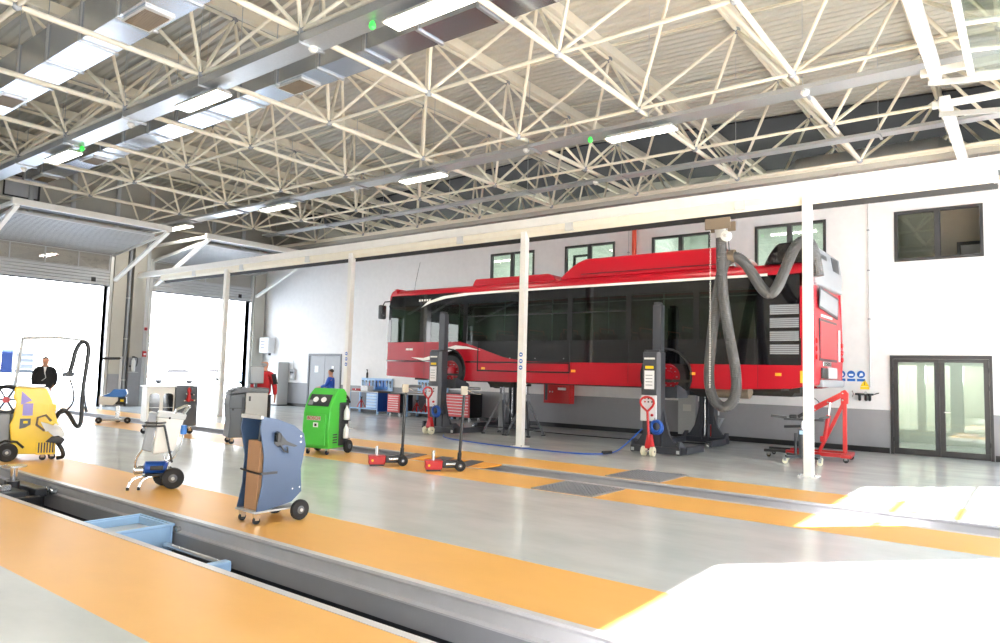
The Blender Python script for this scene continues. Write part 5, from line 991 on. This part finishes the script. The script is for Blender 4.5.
t = T('alarm_button', 'small dark red lamp on the pier between the left doors, above the alarm box', 'alarm', (XL+.14, 13.62, 3.0)); O('alarm_case', B().box(0, .06, -.05, .05, 0, .12), 'red', t, bevel=.01); O('alarm_lens', B().lathe([(.03, .06), (.02, .08)], (0, 0, .06), 'x', 12), 'dark', t)
t = T('downpipe', 'blue grey vertical pipe on the pier between the two left doors', 'pipe', (XL+.2, 12.86, 0), world=True); O('pipe_run', B().cyl((XL+.2, 12.86, .0), (XL+.2, 12.86, 6.3), .06, n=14), 'mgrey', t, smooth=True)
for z in (1, 2.6, 4.2): O('pipe_clamp', B().lathe([(.08, 0), (.08, .04)], (XL+.2, 12.86, z)), 'galv', t)
# ------------------------------------------------------------ outside the left doors
t = T('market_shelter', 'white canopy with blue panels outside the far left door', 'shelter', (-38, 11.5, 0), world=True)
O('canopy_roof', B().prism([(7.5, 3.28), (12.86, 3.18), (15.6, 3.1), (12.86, 2.85), (12.4, 2.82), (7.5, 3.1)], 'x', -40, -37), 'mgrey', t)
for x, y in ((-37.1, 12.02), (-39.9, 12.02), (-39.9, 7.8), (-37.1, 7.8)): O('canopy_post', B().box(x-.06, x+.06, y-.06, y+.06, -.04, 2.95), 'lgrey', t)
for y0, y1 in ((11.1, 11.42), (11.52, 11.94)): O('blue_panel', B().box(-37.1, -37.04, y0, y1, 1.12, 2.8), 'navy', t)
O('grey_crate_wall', B().box(-38.4, -37.05, 12.12, 12.8, 1.28, 2.53), 'mgrey', t)
for z in (1.5, 1.75, 2.0, 2.25): O('crate_slat', B().box(-37.05, -37.0, 12.12, 12.8, z, z+.12), 'lgrey', t)
O('shelter_counter', B().box(-38.4, -37.05, 11.1, 12.8, 1.1, 1.26), 'dgrey', t); O('counter_leg', B().box(-38, -37.9, 12.2, 12.3, -.04, 1.1), 'lgrey', t)
def car(lab, x, y, rz, m):
    t = T('parked_car', lab, 'car', (x, y, -.04), rz, 'cars parked outside the second left door')
    O('car_body', B().prism([(-2.1, .35), (2.1, .35), (2.15, .7), (1.9, .85), (1.1, .95), (.5, 1.4), (-.9, 1.42), (-1.6, 1.0), (-2.1, .9)], 'y', -.82, .82), m, t, bevel=.06)
    O('side_window', B().prism([(1.0, .97), (.48, 1.33), (-.85, 1.35), (-1.4, 1.02)], 'y', -.835, -.825), 'busblack', t); O('windscreen', B().prism([(-.78, 0), (.78, 0), (.7, .5), (-.7, .5)], 'y', -.01, .01), 'busblack', t)
    ws = t.children[-1]; ws.rotation_euler = (R(-52), 0, R(90)); ws.location = (1.12, 0, .97)
    for x_ in (-1.3, 1.35):
        for y_ in (-.78, .78): O('car_wheel', B().lathe([(.2, -.1), (.32, -.09), (.32, .09), (.2, .1)], (x_, y_, .32), 'y', 18), 'rubber', t, smooth=True)
car('pale parked car outside, left of the white post in the second door opening', -62, 33, 80, 'lgrey'); car('second pale car outside, right of the white post in the second door opening', -60, 40, 70, 'pblue'); car('silver car far outside the second door opening', -75, 44, 95, 'alu')
def tree(lab, x, y, h, seed):
    rnd = random.Random(seed); t = T('bare_tree', lab, 'tree', (x, y, 0), 0, 'pale trees far outside the doors')
    O('trunk', B().tube([(0, 0, -.04), (.05, 0, h*.5), (0, .05, h*.8)], [.12, .09, .04], 8), 'brown', t, smooth=True)
    b = B()
    for k in range(260):
        a, e, r_ = rnd.uniform(0, 2*PI), rnd.uniform(-.5, 1), rnd.uniform(.3, 1)*h*.32
        c = Vector((r_*math.cos(a), r_*math.sin(a), h*.75+e*h*.3)); d1 = Vector((rnd.uniform(-1, 1), rnd.uniform(-1, 1), rnd.uniform(-1, 1))).normalized()*.18; d2 = d1.orthogonal().normalized()*.12
        b.face([b.v(c+d1), b.v(c+d2), b.v(c-d1), b.v(c-d2)])
    O('foliage', b, 'treeg', t)
for k, (x, y) in enumerate(((-78, 52), (-84, 41), (-90, 60))): tree('pale leafy tree far outside, '+('nearest of the three', 'leftmost of the three', 'farthest of the three')[k], x, y, 5, k)

# ------------------------------------------------------------ people
def skinobj(name, V, E, Rr, m, parent, sub=2):
    bm = bmesh.new(); ly = bm.verts.layers.skin.verify(); vs = [bm.verts.new(v) for v in V]
    for v, r_ in zip(vs, Rr): v[ly].radius = r_ if isinstance(r_, tuple) else (r_, r_)
    vs[0][ly].use_root = True
    for a, c in E: bm.edges.new((vs[a], vs[c]))
    me = bpy.data.meshes.new(name); bm.to_mesh(me); bm.free(); me.materials.append(M[m])
    o = bpy.data.objects.new(name, me); COL.objects.link(o); o.parent = parent
    md = o.modifiers.new('Skin', 'SKIN'); md.use_smooth_shade = True; s = o.modifiers.new('Subdiv', 'SUBSURF'); s.levels = sub; s.render_levels = sub
    return o
def person(lab, x, y, rz, h, top, trouser, hairm='hair', tie=False, arms='down', stripe=None, bald=False, wide=1.):
    t = T('person', lab, 'person', (x, y, 0), rz, 'people in the hall'); k = h/1.78   # faces local -y
    P = {'pel': (0, 0, .96), 'wst': (0, .01, 1.1), 'chs': (0, .01, 1.3), 'nkb': (0, .01, 1.47), 'nck': (0, 0, 1.54), 'hd0': (0, -.015, 1.61), 'hd1': (0, -.01, 1.68), 'hd2': (0, 0, 1.735)}
    ax = {'down': ((.25, .0, 1.18), (.25, -.06, .95), (.24, -.08, .87)), 'pocket': ((.235, .02, 1.2), (.21, -.06, .98), (.17, -.1, .92)), 'work': ((.25, -.05, 1.2), (.2, -.28, 1.12), (.18, -.36, 1.12))}[arms]
    V = []; E = []; Q = []
    def add(p, r_, prev=None): V.append(tuple(c*k for c in p)); Q.append(r_ if not isinstance(r_, tuple) else r_); i = len(V)-1; (E.append((prev, i)) if prev is not None else None); return i
    a = add(P['pel'], (.15, .1)); b_ = add(P['wst'], (.14, .095), a); c = add(P['chs'], (.16, .105), b_); d = add(P['nkb'], (.1, .07), c); e = add(P['nck'], .052, d); f = add(P['hd0'], (.078, .092), e); g = add(P['hd1'], (.092, .11), f); add(P['hd2'], (.08, .095), g)
    for s in (-1, 1):
        hp_ = add((s*.09, 0, .9), .09, a); kn = add((s*.11, -.02, .5), .06, hp_); an = add((s*.12, .02, .1), .042, kn); add((s*.13, -.13, .04), .035, an)
        sh = add((s*.19*wide, .01, 1.43), .058, d); el = add((s*ax[0][0]*wide, *ax[0][1:]), .043, sh); wr = add((s*ax[1][0]*wide, *ax[1][1:]), .028, el); pm = add((s*ax[2][0]*wide, *ax[2][1:]), (.034, .02), wr)
        D_ = (Vector(ax[2])-Vector(ax[1])).normalized(); base = Vector((ax[2][0]*wide, ax[2][1], ax[2][2]))
        for q, (off, ln) in enumerate(((-.028, .075), (-.01, .085), (.01, .08), (.028, .062))):
            p1 = base+D_*.035+Vector((0, off, 0)); p2 = p1+D_*ln*.55; p3 = p2+D_*ln*.45+Vector((-.012, 0, 0))
            i1 = add((s*p1.x, p1.y, p1.z), .0095, pm); i2 = add((s*p2.x, p2.y, p2.z), .009, i1); add((s*p3.x, p3.y, p3.z), .0075, i2)
        p1 = base+Vector((-.015, -.035, 0))+D_*.0; p2 = p1+D_*.04+Vector((-.012, -.015, 0)); i1 = add((s*p1.x, p1.y, p1.z), .011, pm); add((s*p2.x, p2.y, p2.z), .009, i1)
    sc2 = [tuple(u*k for u in (r_ if isinstance(r_, tuple) else (r_, r_))) for r_ in Q]
    body = skinobj('body', V, E, sc2, 'skin', t)
    for s in (-1, 1):
        O('ear', B().ball((s*.073*k, 0, 1.66*k), .02*k, (.5, .8, 1.3), 8), 'skin', body, smooth=True); O('eye', B().ball((s*.03*k, -.083*k, 1.675*k), .011*k, n=8), 'paper', body, smooth=True); O('iris', B().ball((s*.03*k, -.092*k, 1.675*k), .005*k, n=6), 'black', body)
    O('nose', B().prism([(-.088*k, 1.685*k), (-.115*k, 1.64*k), (-.085*k, 1.635*k)], 'x', -.013*k, .013*k), 'skin', body, bevel=.004); O('mouth', B().box(-.022*k, .022*k, -.083*k, -.078*k, 1.6*k, 1.607*k), 'jred', body)
    hb = B(); hb.ball((0, .018*k, 1.705*k), .09*k, (.92, 1.02, .85), 14)
    if bald: hb.bm.free(); hb = B().ball((0, .035*k, 1.66*k), .082*k, (.92, .8, .7), 12)
    O('hair', hb, hairm if not bald else 'mgrey', t, smooth=True)
    # trousers, jacket, shoes
    V, E, Q = [], [], []; a = add((0, 0, 1.0), (.165, .115)); 
    for s in (-1, 1): h1 = add((s*.09, 0, .88), .105, a); h2 = add((s*.11, -.02, .5), .078, h1); add((s*.12, .02, .08), .066, h2)
    skinobj('trousers', V, E, [tuple(u*k for u in (r_ if isinstance(r_, tuple) else (r_, r_))) for r_ in Q], trouser, t)
    V, E, Q = [], [], []; a = add((0, 0, .84 if tie else .92), ((.25 if tie else .2)*wide, .15)); b_ = add((0, .01, 1.1), ((.25 if tie else .18)*wide, .14), a); c = add((0, .01, 1.3), ((.225 if tie else .195)*wide, .145), b_); d = add((0, .01, 1.46), (.12, .085), c); add((0, .01, 1.5), (.065, .062), d)
    for s in (-1, 1): s1 = add((s*.18*wide, .01, 1.43), .078, d); s2 = add((s*ax[0][0]*wide, *ax[0][1:]), .064, s1); add((s*ax[1][0]*wide, *ax[1][1:]), .048, s2)
    jk = skinobj('jacket', V, E, [tuple(u*k for u in (r_ if isinstance(r_, tuple) else (r_, r_))) for r_ in Q], top, t)
    if tie: O('shirt_front', B().prism([(-.035*k, 1.5*k), (.035*k, 1.5*k), (0, 1.28*k)], 'y', -.15*k, -.1*k), 'paper', t); O('lanyard', B().tube([(-.02*k, -.13*k, 1.48*k), (.03*k, -.16*k, 1.2*k), (-.06*k, -.155*k, 1.12*k)], .01*k, 6), 'lgrey', t)
    if stripe:
        for s in (-1, 1): O('sleeve_panel', B().tube([(s*.2*k*wide, .01*k, 1.44*k), (s*.26*k*wide, .0, 1.2*k)], [.07*k, .066*k], 10), stripe, t, smooth=True)
        O('collar', B().torus((0, .01*k, 1.5*k), .075*k, .02*k, 'z', 16, 6), stripe, t, smooth=True)
    for s in (-1, 1): O('shoe', B().prism([(-.2*k, 0), (.09*k, 0), (.09*k, .08*k), (-.02*k, .1*k), (-.18*k, .05*k)], 'x', (s*.125-.045)*k, (s*.125+.045)*k), 'black', t, bevel=.015)
    return t
person('man in a black coat standing in the far left doorway, hands in his pockets', -21.89, 7.86, 70, 1.79, 'suit', 'suit', tie=True, arms='pocket', wide=1.12)
person('bald man in a red jacket seen from behind, beyond the diagnostic cabinet', -15.0, 10.17, 215, 1.84, 'jred', 'suit', bald=True, stripe='suit', arms='down', wide=1.05)
person('man in blue overalls standing before the grey double door, facing left', -18.79, 15.3, -60, 1.66, 'ovblue', 'ovblue', arms='work')
